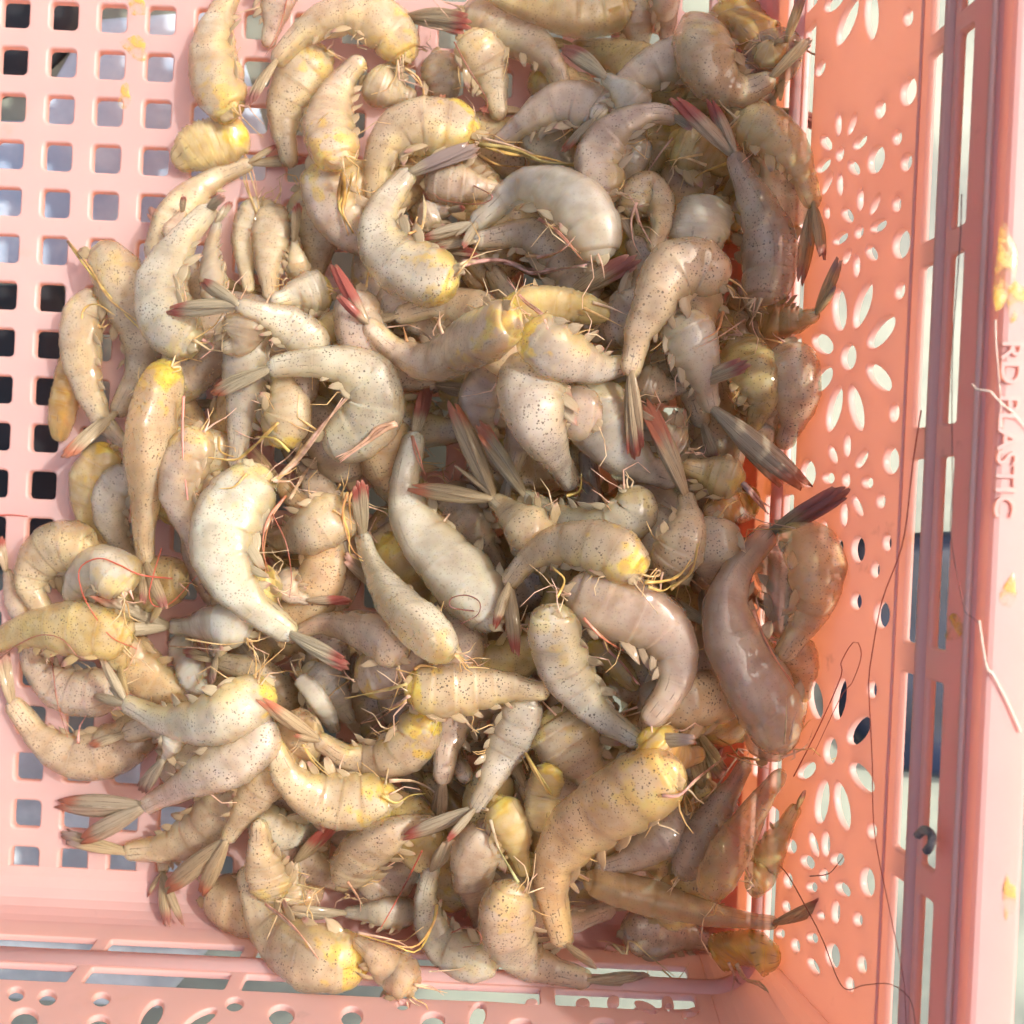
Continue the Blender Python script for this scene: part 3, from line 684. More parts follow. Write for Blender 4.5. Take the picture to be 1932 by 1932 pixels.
# upper left
S(5, 255, 'A1240,610 1180,470 1150,330 1160,180 1210,40 1260,-90', '', 'n', 'n', .7, .8, 'speckled shrimp at top left edge of the pile beside the bare grid', nolegs=True)
S(4, 235, 'A1290,730 1180,760 1080,790 990,850', '', 'y', 'n', 1, .35, 'torn yellow head shell lying on the grid at upper left', plain=True, name='shell_scrap', cat='shell')
S(3, 180, 'A1540,-170 1500,-20 1475,110 1445,230', '', 'p', 'n', 0, .6, 'pink grey shrimp hanging in from the top edge, left of the big arch')
S(6, 250, 'B395,300 300,160 130,70 A1760,110 1620,190 1500,320', 'A1335,575', 'n', 'd', .7, .9, 'arched speckled shrimp near the top left, tail tip maroon over a grid hole', legs=['+B390,370 440,420 490,480 490,560'])
S(4, 230, 'A1740,290 1630,400 1545,550 1530,700 1560,870', '', 'n', 'n', .6, .7, 'upright shrimp with yellow spot under the big arched shrimp', nolegs=True)
S(3, 190, 'A870,1470 915,1240 1020,1070 1180,950 1340,885', 'A1665,865 1500,790', 'n', 'r', 0, .5, 'slim shrimp whose bright red tail points right at upper left')
S(5, 250, 'A1830,870 1775,720 1790,570 1860,420 B140,340', '', 'p', 'n', .8, .5, 'mauve shrimp with orange leg bundle hanging down, upper left', legs=['*^A1850,930 1845,1050 1840,1130 1910,1260', '+^A1900,930 1870,1060 1850,1120'], nolegs=True)
S(2, 150, 'A1390,1090 1330,1250 1320,1400 1340,1560', '', 'n', 'n', .3, .3, 'narrow shrimp below the white leg strand at upper left', legs=['+A1150,555 1280,740 1340,900 1390,1080 1400,1190', '+A1390,1150 1330,1000 1320,880'])
S(2, 200, 'A1480,1130 1465,1300 1450,1450 1460,1600', '', 'n', 'n', 0, .3, 'dull upright shrimp between two others left of the green patched shrimp')
S(2, 240, 'A1660,1040 1710,1200 1720,1350 1690,1500', '', 'n', 'n', .3, .6, 'speckled upright shrimp with a dark gap beneath, left of green patched shrimp')
S(3, 120, 'A1620,1500 1600,1400 1590,1310', 'A1610,1095', 'n', 'r', 0, .2, 'short tail with dull red tip standing between upright shrimp, upper left')
S(6, 285, 'A1040,1860 930,1760 870,1620 885,1480 960,1330 1070,1190 1120,1140', 'A1215,1060', 'w', 'p', .35, .8, 'plump pale C shaped shrimp at the upper left flank of the pile', legs=['A1090,1830 1150,1870 1080,1935', '+A1130,1840 1210,1790'])
S(4, 140, 'A1170,1640 1150,1500 1140,1350 1170,1210', 'A1250,1090', 'g', 'd', 0, .1, 'glassy grey shrimp tucked behind the pale C shaped shrimp')
S(3, 120, 'A930,1300 960,1200 985,1150', 'A1000,1060', 'p', 'd', 0, .3, 'small pink tail tip poking out above the pale C shaped shrimp')
S(5, 255, 'A540,1350 640,1490 700,1640 760,1790 D770,130 710,290 640,420', 'D350,675', 'n', 'o', .3, .75, 'shrimp with square cut head at far left, yellow strand across it', legs=['+^A365,1300 470,1440 590,1610 720,1720 850,1850', '^A440,1770 450,1670 520,1640 620,1700'])
S(3, 205, 'A545,1610 450,1690 435,1840 D450,200 490,340 560,480 660,590', '', 'n', 'n', .3, .7, 'speckled shrimp along the far left edge behind the square cut one')
S(2, 170, 'D400,100 370,250 335,420 320,540', '', 'a', 'n', .6, 0, 'amber see-through shell scrap lying over two dark grid holes', plain=True, name='shell_scrap', cat='shell')
S(2, 200, 'D590,620 490,790 480,950 530,1100 590,1190', '', 'y', 'n', 1, .3, 'deep yellow shrimp lying on the grid at left middle', nolegs=True)
S(3, 180, 'D700,740 605,870 600,1000 650,1130 740,1290', '', 'g', 'n', 0, .6, 'grey shrimp between the yellow one and the long straight one, left')
S(5, 250, 'D920,190 860,330 820,500 790,700 790,900 775,1090 790,1230', 'D770,1460 900,1490', 'n', 'd', 1, .9, 'long straight speckled shrimp with yellow head, left middle', roll=1.1)
S(4, 235, 'D1090,540 1010,680 970,830 1000,980 1050,1120 1080,1250', 'D1150,1420', 'p', 'p', .5, .6, 'smooth mauve shrimp right of the long straight speckled one', nolegs=True)
S(3, 120, 'D160,1560 70,1420 40,1290', 'D8,1100', 'p', 'r', 0, .4, 'red tipped tail at the extreme left frame edge')
S(4, 260, 'D490,1170 350,1150 220,1230 165,1370 230,1500', '', 'n', 'n', .2, .7, 'round curled shrimp at left edge beneath a looping red antenna')
S(5, 240, 'D690,1370 600,1280 490,1290 410,1390 430,1510', '', 'w', 'n', .45, .3, 'curled shrimp with ragged white head end at left', legs=['D680,1400 650,1470', 'D700,1390 720,1440'])
S(6, 270, 'D690,1640 560,1610 400,1590 230,1590 80,1620 -80,1690', '', 'y', 'n', .3, .8, 'yellowish shrimp lying level and running out of the left frame edge', nolegs=True)
S(7, 205, 'D1340,1600 1200,1570 1050,1580 930,1585', 'D515,1405 600,1595', 'v', 'o', 0, .15, 'glossy white shrimp with red tail, left of centre below the big pale one', legs=['-D920,1690 1080,1700 1220,1715', '-D1000,1650 1200,1680 1360,1660'])
S(4, 160, 'D960,1650 1010,1760 1050,1880 G1070,110', '', 'v', 'n', 0, .2, 'bluish white wedge of shell under the glossy white shrimp', plain=True)
S(4, 245, 'G820,340 700,400 560,480 400,490 250,420 150,310 75,210', 'G20,-90', 'n', 'p', 0, 1, 'dark peppered shrimp curving over grid holes at lower left', legs=['G420,420 430,330 470,260'])
S(3, 230, 'G620,130 450,150 290,100 180,-10 160,-130', '', 'p', 'n', 0, .8, 'pinkish peppered shrimp under the yellowish one at left edge')
S(7, 260, 'G1430,110 1330,200 1180,285 1000,310 830,275 690,205', 'G555,-30 510,160', 'w', 'n', .95, .6, 'greenish white crescent shrimp with yellow head, lower left', flip=False)
S(6, 250, 'G1400,290 1370,420 1250,520 1080,600 930,680 790,755', 'G300,745 440,940', 'w', 'o', 0, .8, 'pale shrimp with bright red forked tail reaching onto the grid, lower left')
S(3, 260, 'G1280,640 1190,800 1050,920 880,980 700,1000', 'G335,905', 'n', 'k', 0, .6, 'brown grey shrimp beneath the red forked tail, dark tail left')
S(5, 205, 'G1540,540 1420,640 1310,800 1230,930', 'G920,1178 1090,1225', 'n', 'o', .2, .7, 'slim shrimp with orange tail fork pointing down left, lower left', flip=True)
S(2, 140, 'G920,930 890,1030 880,1100', 'G905,1405 985,1400 805,1245', 'n', 'd', 0, .4, 'spread tail with dark maroon tips on bare pink floor, lower left')
S(5, 295, 'G1950,1590 1780,1590 1600,1540 1460,1420 1375,1270 1330,1120', '', 'n', 'n', .9, 1, 'large peppered shrimp at bottom left corner with orange yellow head', nolegs=True)
S(6, 220, 'G1480,1230 1445,1110 1410,990 1400,860', '', 'n', 'n', .5, .8, 'short shrimp with creamy cut end above the large bottom left shrimp', legs=['+G1430,1290 1540,1380 1650,1480 1720,1590', '-^G1720,1590 1800,1640 1900,1630'], nolegs=True)
S(4, 140, 'G1580,1290 1570,1180 1590,1060', 'G1805,850', 'n', 'r', 0, .3, 'tail with wine red tip pointing up right, lower left pile', t0=.5)
S(4, 150, 'H440,1330 260,1330 80,1330', 'G1520,1340 1560,1300', 'g', 'n', 0, .3, 'grey tail lying level above the large bottom left shrimp', legs=['-G1600,1180 1740,1210', '-G1700,1230 1740,1330'])
# centre left
S(9, 335, 'D1400,770 1290,910 1205,1060 1205,1210 1275,1370 1410,1510 1550,1610', 'D1885,1800', 'v', 'r', .5, .45, 'largest pale shrimp left of centre, curved like a bow, pink tail', legs=['*D1480,800 1600,680 1720,530 1860,350', '+D1500,790 1590,700 1640,600', '^D1330,760 1260,830 1180,840', '+!D1540,880 1450,1000 1420,1150 1440,1290', '+D1560,900 1640,760 1700,680'], t0=.7)
S(8, 290, 'E-20,600 90,560 200,480 240,360 190,240 80,180 D1720,160 1580,165 1480,185', 'D1145,330', 'w', 'o', .1, .8, 'grey white arched shrimp with orange tail, left of centre', legs=['*E340,490 260,530 180,590 20,680'], t0=.75)
S(6, 205, 'D1720,110 A1680,1850 1560,1750 1420,1690 1300,1650', 'A905,1672 1085,1515', 'w', 'r', 0, .9, 'pale dotted shrimp with forked red tail pointing left, upper left of centre', flip=False)
S(2, 230, 'D1360,-60 1330,150 1320,320 1300,480 1270,700', '', 'g', 'n', 0, .6, 'bluish grey shrimp lying deep between arched shrimp, left of centre')
S(4, 230, 'D1490,570 1560,440 1530,290 1500,180', '', 'n', 'n', .8, .4, 'shrimp with yellow legs under the grey white arched one', legs=['+^D1500,480 1420,560 1340,630 1270,680 1110,672', '^D1560,640 1480,570 1370,560', '^D1180,560 1190,640 1300,680'], nolegs=True)
S(3, 250, 'D1870,950 1710,1050 1560,1110 1420,1080', '', 'n', 'n', .3, .6, 'shrimp in the hollow right of the largest pale shrimp')
S(3, 140, 'D1530,1310 1570,1400 1650,1440', 'D1895,1440', 'p', 'r', 0, .3, 'red tail tip pointing right in the hollow beside the largest pale shrimp', t0=.45)
S(5, 215, 'E375,1745 240,1640 90,1590 -60,1570 -170,1610', '', 'p', 'n', .1, .8, 'pink grey shrimp whose head ends beside the greenish tapering one')
S(2, 220, 'G1670,20 1780,140 1880,280', '', 'g', 'n', .3, .6, 'bluish shrimp below the tail of the largest pale shrimp')
S(4, 105, 'G1620,70 1700,160 1760,260 1800,350', '', 'v', 'n', 0, .1, 'white strip of shrimp flesh left of the yellow headed crescent', plain=True)
S(7, 250, 'H490,250 450,380 330,480 180,500 50,480 G1730,405', 'G1405,172 1590,370', 'n', 'o', 1, .7, 'crescent shrimp with yellow green head and orange tail, bottom centre left', legs=['+G1630,430 1700,520 1770,580'])
S(5, 275, 'H300,700 160,740 20,730 G1660,690 1540,580 1470,420', '', 'n', 'n', .9, .7, 'broad shrimp cradling the yellow green headed crescent from below', legs=['+H300,620 430,620 540,690 610,790', '^H260,700 340,740 420,700 500,690'], nolegs=True)
# centre
S(6, 305, 'E860,1560 800,1450 700,1330 570,1190 450,1050 390,890 400,720 440,570', 'E510,290', 'w', 'd', 0, .25, 'large pale shrimp with dark pink tail standing up, centre', legs=['+!E430,560 460,650 500,770'], t0=.3)
S(7, 250, 'E1060,1190 1080,1090 990,1000 880,905', 'E640,370 415,832', 'n', 'o', 0, .9, 'dotted shrimp with wide forked red and orange tail, centre', flip=True)
S(5, 235, 'E1610,850 1620,970 1490,1050 1320,1040 1170,970 1040,880', 'E785,485', 'g', 'o', .4, .5, 'thin tailed grey shrimp curling right with small red tail tip, centre', legs=['^E1250,710 1310,790 1330,880', 'E1330,780 1420,850 1500,960', 'E1300,790 1370,870'])
S(6, 310, 'E1070,150 1060,320 1110,490 1190,650 1280,810', '', 'g', 'n', .4, .8, 'fat grey speckled shrimp with wet glints, upper centre', legs=['^E1260,880 1330,850 1340,760'])
S(4, 330, 'E1400,280 1430,450 1530,600 1660,710 1820,780', '', 'g', 'n', .2, .3, 'broad smooth grey shrimp right of the fat speckled one, centre')
S(3, 220, 'E890,180 800,350 790,500 840,630 910,720', '', 'm', 'n', 0, .4, 'mauve shrimp wedged left of the fat grey speckled one')
S(3, 240, 'E620,850 720,1000 800,1110 890,1240', '', 'm', 'n', 0, .5, 'mauve shrimp deep beneath the forked red and orange tail')
S(8, 270, 'E630,1730 500,1600 370,1470 260,1320 190,1190 165,1100', 'E150,795', 'w', 'r', .5, .9, 'greenish white tapering shrimp with red pointed tail, centre left', roll=1.2, legs=['+^E80,860 50,960 80,1090 100,1180 160,1230', '-E0,955 60,990 120,1030', '^E120,840 90,900 100,1060'])
S(4, 210, 'E280,1120 400,1270 520,1430 610,1570', '', 'y', 'n', .8, .2, 'orange yellow shrimp squeezed behind the greenish tapering one', nolegs=True)
S(8, 260, 'E1650,1280 1530,1195 1380,1145 1200,1145 1050,1225 955,1340', 'E985,1740 870,1590', 'n', 'r', 1, .9, 'arched peppered shrimp with red tail hanging down, centre', legs=['+^E1680,1340 1770,1350 1860,1310 1935,1220', '^E1700,1370 1780,1390 1850,1340'])
S(6, 320, 'E1310,1380 1490,1460 1670,1520 1810,1630 1860,1790 H1820,150 1720,280', '', 'm', 'n', .1, .2, 'mauve see-through shrimp curving below the arched peppered one', legs=['+!E1350,1540 1450,1640 1560,1720'])
S(8, 270, 'E1180,1500 1200,1650 1250,1800 H1330,140 1440,260 1560,350 1640,400', 'H1950,395 1815,452', 'w', 'k', .4, .9, 'glossy dark dotted shrimp with black tail, right of bottom centre', legs=['+^E1210,1430 1250,1340 1180,1270'], nolegs=True)
S(5, 120, 'E1390,1680 1470,1740 1560,1830 1620,1900', '', 'y', 'n', .6, 0, 'folded yellow leg bundle between the glossy dark dotted and mauve shrimp', plain=True, legs=['+E1480,1600 1480,1690 1560,1790 1650,1900'])
S(7, 260, 'H430,110 600,130 780,120 960,115 1130,140', '', 'n', 'n', 1, .8, 'level lying shrimp with yellow head pointing left, lower centre', legs=['+H400,100 280,130 180,160 70,180', '+H410,160 330,220 250,270 160,310', '^H440,20 480,0 560,10'])
S(6, 215, 'H1050,180 985,350 905,500 835,650 770,760', 'H375,925 615,935', 'g', 'r', 0, .9, 'bluish grey dotted shrimp with red and black tail, bottom centre')
S(5, 175, 'H1170,560 1130,700 1115,850', '', 'y', 'n', 1, 0, 'yellow head stump with pleated legs, bottom centre', plain=True, legs=['*^H920,290 1020,420 1090,560 1170,690', '+H900,270 960,380 1050,560'])
S(3, 330, 'H1190,290 1280,430 1370,560 1440,660', '', 'n', 'n', .5, .6, 'yellow green tinged shrimp under the glossy dark dotted one', nolegs=True)
S(9, 330, 'H1840,560 1690,640 1500,750 1320,880 1205,1030 1180,1200 1210,1380 1240,1480', 'H1420,1625', 'o', 'a' if False else 'n', .5, 1, 'big orange peppered shrimp at lower right of the pile', nolegs=True, legs=['+I-20,700 80,690 180,600 330,480'])
S(5, 235, 'H70,1160 150,1020 270,930 400,870 530,850', '', 'n', 'n', 0, .9, 'peppered shrimp with blunt white end, bottom left of centre', legs=['+H80,1170 140,1260 160,1320'])
S(6, 225, 'H880,1580 750,1580 610,1510 525,1380 500,1230 535,1100', 'H640,930', 'g', 'n', .3, .7, 'hook shaped grey shrimp with fan up, bottom centre', legs=['+^H560,1290 540,1400 450,1530 330,1500 120,1440', 'H130,1440 330,1480 430,1530', '-H520,1650 700,1630 750,1560'])
S(7, 260, 'H965,1200 930,1330 950,1470 1050,1580 1200,1645 1360,1690', 'H1710,1668', 'm', 'k', .4, .9, 'mauve grey L shaped shrimp along the bottom edge, dark tail right', legs=['H1000,1170 930,1050 880,960'])
S(5, 215, 'H430,1730 330,1640 230,1560 140,1490', '', 'n', 'n', .2, .4, 'short shrimp with round white end against the front wall', legs=['+H440,1720 520,1730 610,1770'])
S(2, 240, 'H840,880 760,1050 770,1250 810,1420', '', 'm', 'n', 0, .3, 'dull shrimp in shadow behind the hook shaped grey one')
S(2, 190, 'H890,740 970,880 1000,1000 1030,1110', '', 'y', 'n', .9, 0, 'dark yellow shrimp in shadow left of the big orange one', legs=['H850,830 900,1000 1000,1170'], nolegs=True)
# lower right
S(4, 205, 'H1900,820 1750,940 1600,1040 1440,1095', '', 'm', 'n', 0, .4, 'mauve shrimp in the shadow below the big orange one')
S(6, 200, 'H1380,1160 1580,1215 1780,1265 I150,1315 300,1350 470,1375 580,1385', 'I885,1245', 'o', 'r', .1, .2, 'straight orange brown shrimp reaching the side wall, red tail at right', roll=1.3, t0=.72)
S(4, 225, 'H1580,1440 1740,1435 1900,1450 I260,1500', '', 'p', 'n', .3, 1, 'mauve densely peppered shrimp at bottom right under the straight one', legs=['-I-20,1640 60,1690 130,1600', 'H1510,1500 1580,1560 1600,1480 1700,1560 1860,1690'])
S(5, 235, 'I290,1550 410,1530 550,1560', '', 'Y', 'n', 1, 0, 'bright yellow head stump in the bottom right corner', plain=True, legs=['I340,1600 370,1680 350,1775', '+I380,1610 440,1690 520,1720 590,1800 650,1930', '+I360,1640 400,1720 520,1700'])
S(7, 220, 'I85,1120 170,960 270,790 370,640 430,530', '', 'p', 'n', 0, .8, 'left one of two parallel sausage like shrimp at lower right', roll=1.3, legs=['-I330,480 470,530 640,580', '-I380,500 240,690 130,750'])
S(7, 285, 'I230,1220 320,1050 420,880 520,720 610,600', '', 'o', 'n', .3, .8, 'right one of two parallel sausage like shrimp at lower right', roll=1.3, nolegs=True)
S(6, 160, 'I470,1200 590,960 700,770', 'I745,670', 'y', 'd', .3, .1, 'see-through yellowish shrimp at lower right beside the side wall')
S(8, 330, 'I620,420 570,250 490,100 F420,1770 340,1580 340,1400 430,1220 560,1080', 'F965,838', 'm', 'd', .1, .15, 'large mauve shrimp at right with dark tail over the side wall', legs=['+!F470,1490 550,1680 690,1910', '-I640,420 650,300 650,170', '-I670,400 700,250', '-I620,500 750,440 800,330'], t0=.35)
S(5, 285, 'F690,1060 800,1190 810,1390 730,1590 640,1730', '', 'o', 'n', .4, .9, 'orange peppered shrimp bulging behind the large mauve one, right', nolegs=True)  # orange tint paints in the glow coming through the side wall
S(3, 175, 'F690,1660 740,1800 I740,60 745,170', '', 'o', 'n', 0, .9, 'narrow peppered shrimp against the orange wall, right')
# right
S(6, 265, 'F70,-90 150,80 200,240 240,390', 'F765,840 640,830', 'g', 'o', .2, .3, 'grey shrimp with long orange pointed tail toward the side wall, right', t0=.7)
S(7, 195, 'F-150,255 -20,300 90,295', 'F442,165', 'n', 'd', 0, .6, 'short shrimp with dark red tail crossing another at right')
S(4, 250, 'F390,60 480,220 525,350 480,490', '', 'y', 'n', .3, .8, 'pale yellow rounded shrimp right of the crossing dark red tail')
S(3, 260, 'F640,90 695,260 700,420 640,590', '', 'n', 'n', .2, .8, 'peppered shrimp touching the side wall, right middle')
S(4, 215, 'F390,800 260,760 120,720', '', 'y', 'n', .5, .3, 'yellow shrimp beneath the long orange pointed tail', legs=['*F420,810 470,880 560,970'], nolegs=True)
S(7, 240, 'E1800,1280 1880,1150 1920,1010 1905,890', 'E1682,372', 'n', 'o', .1, .9, 'peppered shrimp with long thin red tail, right of centre', legs=['+^E1820,1380 1920,1290 F180,1130'], t0=.5)
S(8, 275, 'C310,1500 140,1430 10,1480 B1720,1660 1650,1780 E1635,60 1605,200', 'E1632,675', 'n', 'r', .1, 1, 'bent speckled shrimp with dark red tail hanging straight down, right of centre', legs=['C310,1680 280,1780 200,1830', '-C430,1720 280,1820 160,1880'], t0=.75)
S(8, 290, 'C530,1610 560,1450 550,1280 500,1130 430,980 380,860', 'C40,525 230,540', 'p', 'r', 0, .7, 'straight pinkish shrimp with red tail pointing up left, upper right', roll=1.0, t0=.55)
S(6, 245, 'C400,660 530,700 650,800 740,950 790,1090', 'C722,1535 838,1400', 'y', 'd', 0, .5, 'amber shrimp next to the side wall, tail pointing down, upper right')
S(6, 290, 'C190,130 215,320 310,450 430,490 545,440', 'C780,215', 'n', 'n', .4, .6, 'big bent shrimp at upper right with pale tail to the wall', nolegs=True)
S(4, 165, 'C430,640 520,620 600,605', 'C870,700', 'n', 'd', 0, .2, 'dark tail poking out onto the side wall, upper right', t0=.3)
S(4, 285, 'C320,40 430,130 530,210', '', 'a', 'n', .6, 0, 'dark amber head shell at the top right', plain=True)
S(5, 130, 'C500,270 580,300 640,240', 'C735,-20', 'y', 'p', 0, 0, 'see-through tail fan at top right against the wall slots')
S(7, 175, 'B1760,-120 1780,-10 1800,110 1795,210', 'B1672,465 1830,400', 'p', 'd', 0, .5, 'pinkish tail with dark red tip hanging in from the top right edge')
S(4, 205, 'B1600,-40 1625,60 1640,190 1660,330', '', 'n', 'n', 0, .4, 'dull upright shrimp left of the hanging dark red tail at top')
S(5, 225, 'B1580,55 1350,75 1150,45 950,0 800,-70', '', 'y', 'n', .2, .3, 'yellowish shrimp lying level along the top edge')
S(4, 245, 'B740,60 930,160 1090,250 1195,370 1240,490', '', 'n', 'n', .3, .5, 'speckled shrimp slanting down from top centre')
S(4, 235, 'B740,200 820,340 865,470 895,610', '', 'n', 'n', .3, .8, 'speckled shrimp at top centre with a brown antenna on it')
S(5, 160, 'B120,0 270,40 400,95', 'B750,168', 'n', 'r', .1, .3, 'slim shrimp at the top with deep red tail tip pointing right')
S(2, 190, 'B560,310 600,470 570,620', '', 'n', 'n', .2, .4, 'dim shrimp behind the pale yellow headed arch, top centre')
S(3, 200, 'B200,440 320,490 420,520', '', 'n', 'n', .2, .2, 'dim pale shrimp above the big yellow headed arch')
S(6, 300, 'B760,720 600,690 440,690 310,770 245,920 240,1090', '', 'n', 'n', .95, .9, 'big speckled arched shrimp with bright yellow head, upper centre', legs=['*^B790,780 960,820 1130,860 1330,890', '+B800,740 1000,800 1180,870', '^B780,830 900,890 1080,900'], nolegs=True)
S(4, 235, 'B1490,710 1410,605 1270,560 1120,605 1000,690 900,770', '', 'm', 'n', 0, .2, 'mauve brown arched shrimp right of the yellow headed arch')
S(5, 185, 'B1660,610 1560,490 1480,430', 'B1238,248', 'g', 'd', 0, .2, 'grey shrimp with dark pink tail pointing up left at top centre', t0=.55)
S(7, 245, 'B1480,1070 1430,920 1480,760 1600,660 1740,610 1830,630', 'B1935,700', 'p', 'p', .3, .5, 'pink smooth shrimp bent like an ear, upper right of centre', legs=['-B1250,1040 1330,980 1430,1020', '-B1340,980 1480,1060'])
S(4, 160, 'B1650,740 1610,900 1560,1040', '', 'g', 'n', .2, .2, 'glassy grey shrimp inside the bend of the pink smooth one')
S(6, 190, 'B1600,1150 1670,1030 1750,1070 1770,1210 1730,1340', '', 'n', 'n', .3, .8, 'small curled speckled shrimp with white leg strands, upper right of centre', legs=['B1640,1090 1610,1180 1620,1300 1660,1380', 'B1630,1120 1660,1210 1720,1320'])
S(5, 120, 'B1790,1500 1785,1440 1780,1400', 'B1790,1260', 'p', 'r', 0, .2, 'red tail tip standing under the small curled speckled shrimp')
S(6, 290, 'C240,1100 190,1210 150,1340', '', 'w', 'n', .2, .5, 'heart shaped creamy shrimp end, upper right of centre', plain=True)
S(9, 290, 'B650,1520 510,1490 370,1430 265,1320 250,1180 330,1030 400,950', 'B785,795', 'w', 'k', .8, .8, 'pale shrimp with green yellow patch and purple black tail, upper centre', legs=['*B700,1420 860,1400 980,1420 1080,1460 1250,1450 1370,1430', '+B1100,1390 1220,1360 1300,1270', '+B480,1230 500,1130 490,1050', '+^B410,1260 470,1230 500,1190'], nolegs=True, t0=.15)
S(8, 285, 'B1430,1370 1400,1220 1290,1090 1130,1010 990,1030 870,1120 780,1200', 'B485,1285 700,1340', 'g', 'r', .1, .05, 'glassy grey shrimp without spots, red thread under its belly, upper centre', legs=['+!B1110,1180 1220,1260 1340,1400', 'B1040,1380 1200,1370 1310,1250'], t0=.75)
S(3, 210, 'B520,980 700,1000 900,1030', '', 'm', 'n', 0, .4, 'dark mauve shrimp inside the curl of the green patched one')
S(3, 150, 'B480,1180 560,1150 620,1140', 'B715,1125', 'm', 'r', 0, .3, 'short tail with orange red spot beside the glassy grey shrimp')
S(6, 190, 'B1020,1690 1130,1660 1250,1610', 'B1650,1392', 'n', 'd', 0, .5, 'striped tail with maroon tip pointing up right, centre', t0=.6)
S(8, 270, 'B970,1720 850,1790 720,1850 610,1915 520,1950 400,1920 290,1850 200,1760', 'B0,1425 30,1600', 'p', 'r', .7, .35, 'V shaped pink shrimp with split pink tail, upper centre', legs=['+B590,1800 570,1740 580,1690', 'B400,1840 380,1760'], nolegs=True, t0=.25)
S(7, 260, 'B1050,1780 1180,1880 E1310,150 1450,190 1600,170', '', 'g', 'n', 1, .6, 'glossy grey shrimp with orange yellow head beside the V shaped one', legs=['+B1160,1780 1130,1690 1020,1620 940,1500', '^B960,1700 850,1690 720,1640'])
S(6, 170, 'B930,1680 1100,1630 1300,1650 1450,1690', '', 'y', 'n', .9, 0, 'amber leg cluster above the glossy yellow headed shrimp', plain=True, legs=['B1400,1630 1500,1660 1590,1700', 'B1350,1660 1480,1720 1560,1760'])
S(4, 260, 'B320,1540 420,1680 540,1800', '', 'p', 'n', .1, .5, 'pink grey shrimp behind the V shaped pink one')
S(4, 205, 'A1760,1560 1620,1590 1490,1620', '', 'g', 'n', .9, .4, 'bluish shrimp with orange yellow end above the grey white arch', nolegs=True)
S(3, 200, 'A1900,1760 1750,1800 1650,1850', '', 'y', 'n', .5, .2, 'greenish yellow shrimp half hidden above the grey white arch', nolegs=True)
S(6, 185, 'C520,1740 690,1730 800,1700', 'C935,1395 900,1540', 'y', 'k', .2, .2, 'pale curled tail with brown tip against the orange wall, right')
S(3, 230, 'C50,770 180,820 310,910', '', 'y', 'n', .4, .2, 'yellowish shrimp under the straight pinkish one, upper right', legs=['C200,830 100,850 0,870', 'C220,890 80,850 20,930', '^C330,880 200,930 110,1000'], nolegs=True)
S(2, 210, 'C240,940 300,1100 320,1270', '', 'a', 'n', .3, .1, 'deep amber shrimp left of the straight pinkish one, upper right')
S(3, 190, 'F480,900 370,930 260,960', '', 'a', 'n', .7, .1, 'ragged amber scrap below the long orange pointed tail', plain=True, name='shell_scrap', cat='shell')
S(5, 115, 'G950,360 930,420 890,500', 'G755,680', 'v', 'd', 0, .1, 'white slender tail between pale shrimp at lower left', t0=.75)
S(3, 210, 'G1380,820 1480,880 1600,900 1730,860', '', 'g', 'n', 0, .8, 'bluish peppered shrimp behind the creamy cut end, lower left')
S(3, 200, 'H540,380 640,480 720,600', '', 'm', 'n', .3, .4, 'mauve shrimp in the dark gap at bottom centre')
S(4, 220, 'A1330,1700 1300,1840 D1230,80', '', 'n', 'n', .2, .3, 'pale shrimp half hidden right of the plump C shaped one')
S(3, 230, 'E150,1850 280,1800 330,1700', '', 'g', 'n', .2, .4, 'dull shrimp under the level lying yellow headed one')
S(3, 230, 'F60,650 -30,560 -80,450', '', 'm', 'n', 0, .3, 'shadowed mauve shrimp under the bent speckled one, right of centre')
S(3, 250, 'F60,1300 70,1150 130,1000', '', 'm', 'n', 0, .4, 'shadowed mauve shrimp left of the large mauve one, right')
S(2, 240, 'H1700,380 1800,480 I180,480', '', 'a', 'n', .8, 0, 'dark brown yellow shrimp at the head of the big orange one', nolegs=True)

# the lower layers of the heap
fr = random.Random(21)
zones = [((520, 520), (1300, 1650), 26), ((1000, 450), (1400, 1700), 24), ((1180, 200), (1420, 1680), 20), ((480, 1500), (1300, 1720), 14), ((260, 600), (620, 1450), 14), ((1280, 350), (1440, 1650), 18)]
for (a, b), (c, d), cnt in zones:
    for _ in range(cnt):
        x, y, t = fr.uniform(a, c), fr.uniform(b, d), fr.uniform(0, 6.283); L = fr.uniform(110, 160); bend = fr.uniform(30, 90)
        e = (math.cos(t), math.sin(t)); nn = (-e[1], e[0])
        body = [(x+e[0]*L*q+nn[0]*bend*(1-q*q), y+e[1]*L*q+nn[1]*bend*(1-q*q)) for q in (-1, -.5, 0, .5, 1)]
        tipd = (body[4][0]-body[3][0], body[4][1]-body[3][1])
        fan = [(body[4][0]+tipd[0]*1.1, body[4][1]+tipd[1]*1.1)]
        if not all(150 < q[0] < 1420 and 60 < q[1] < 1760 for q in body+fan): continue
        SH.append((-1, -fr.uniform(80, 98), body, fan, fr.choice('noymp'), fr.choice('rdnp'), fr.choice((0, 0, .6)), fr.uniform(.3, .9), FILL, dict(group='shrimp buried in the heap', nolegs=True)))
def inside(x, y):                          # outline of the heap (survey px)
    pl = [(430, 330), (440, 520), (330, 620), (300, 960), (200, 1090), (230, 1330), (420, 1480), (520, 1680), (900, 1730), (1350, 1710), (1470, 1450), (1480, 500), (1440, 160), (1150, 120), (900, 330)]
    c = False
    for i in range(len(pl)):
        (x1, y1), (x2, y2) = pl[i-1], pl[i]
        if (y1 > y) != (y2 > y) and x < (x2-x1)*(y-y1)/(y2-y1)+x1: c = not c
    return c
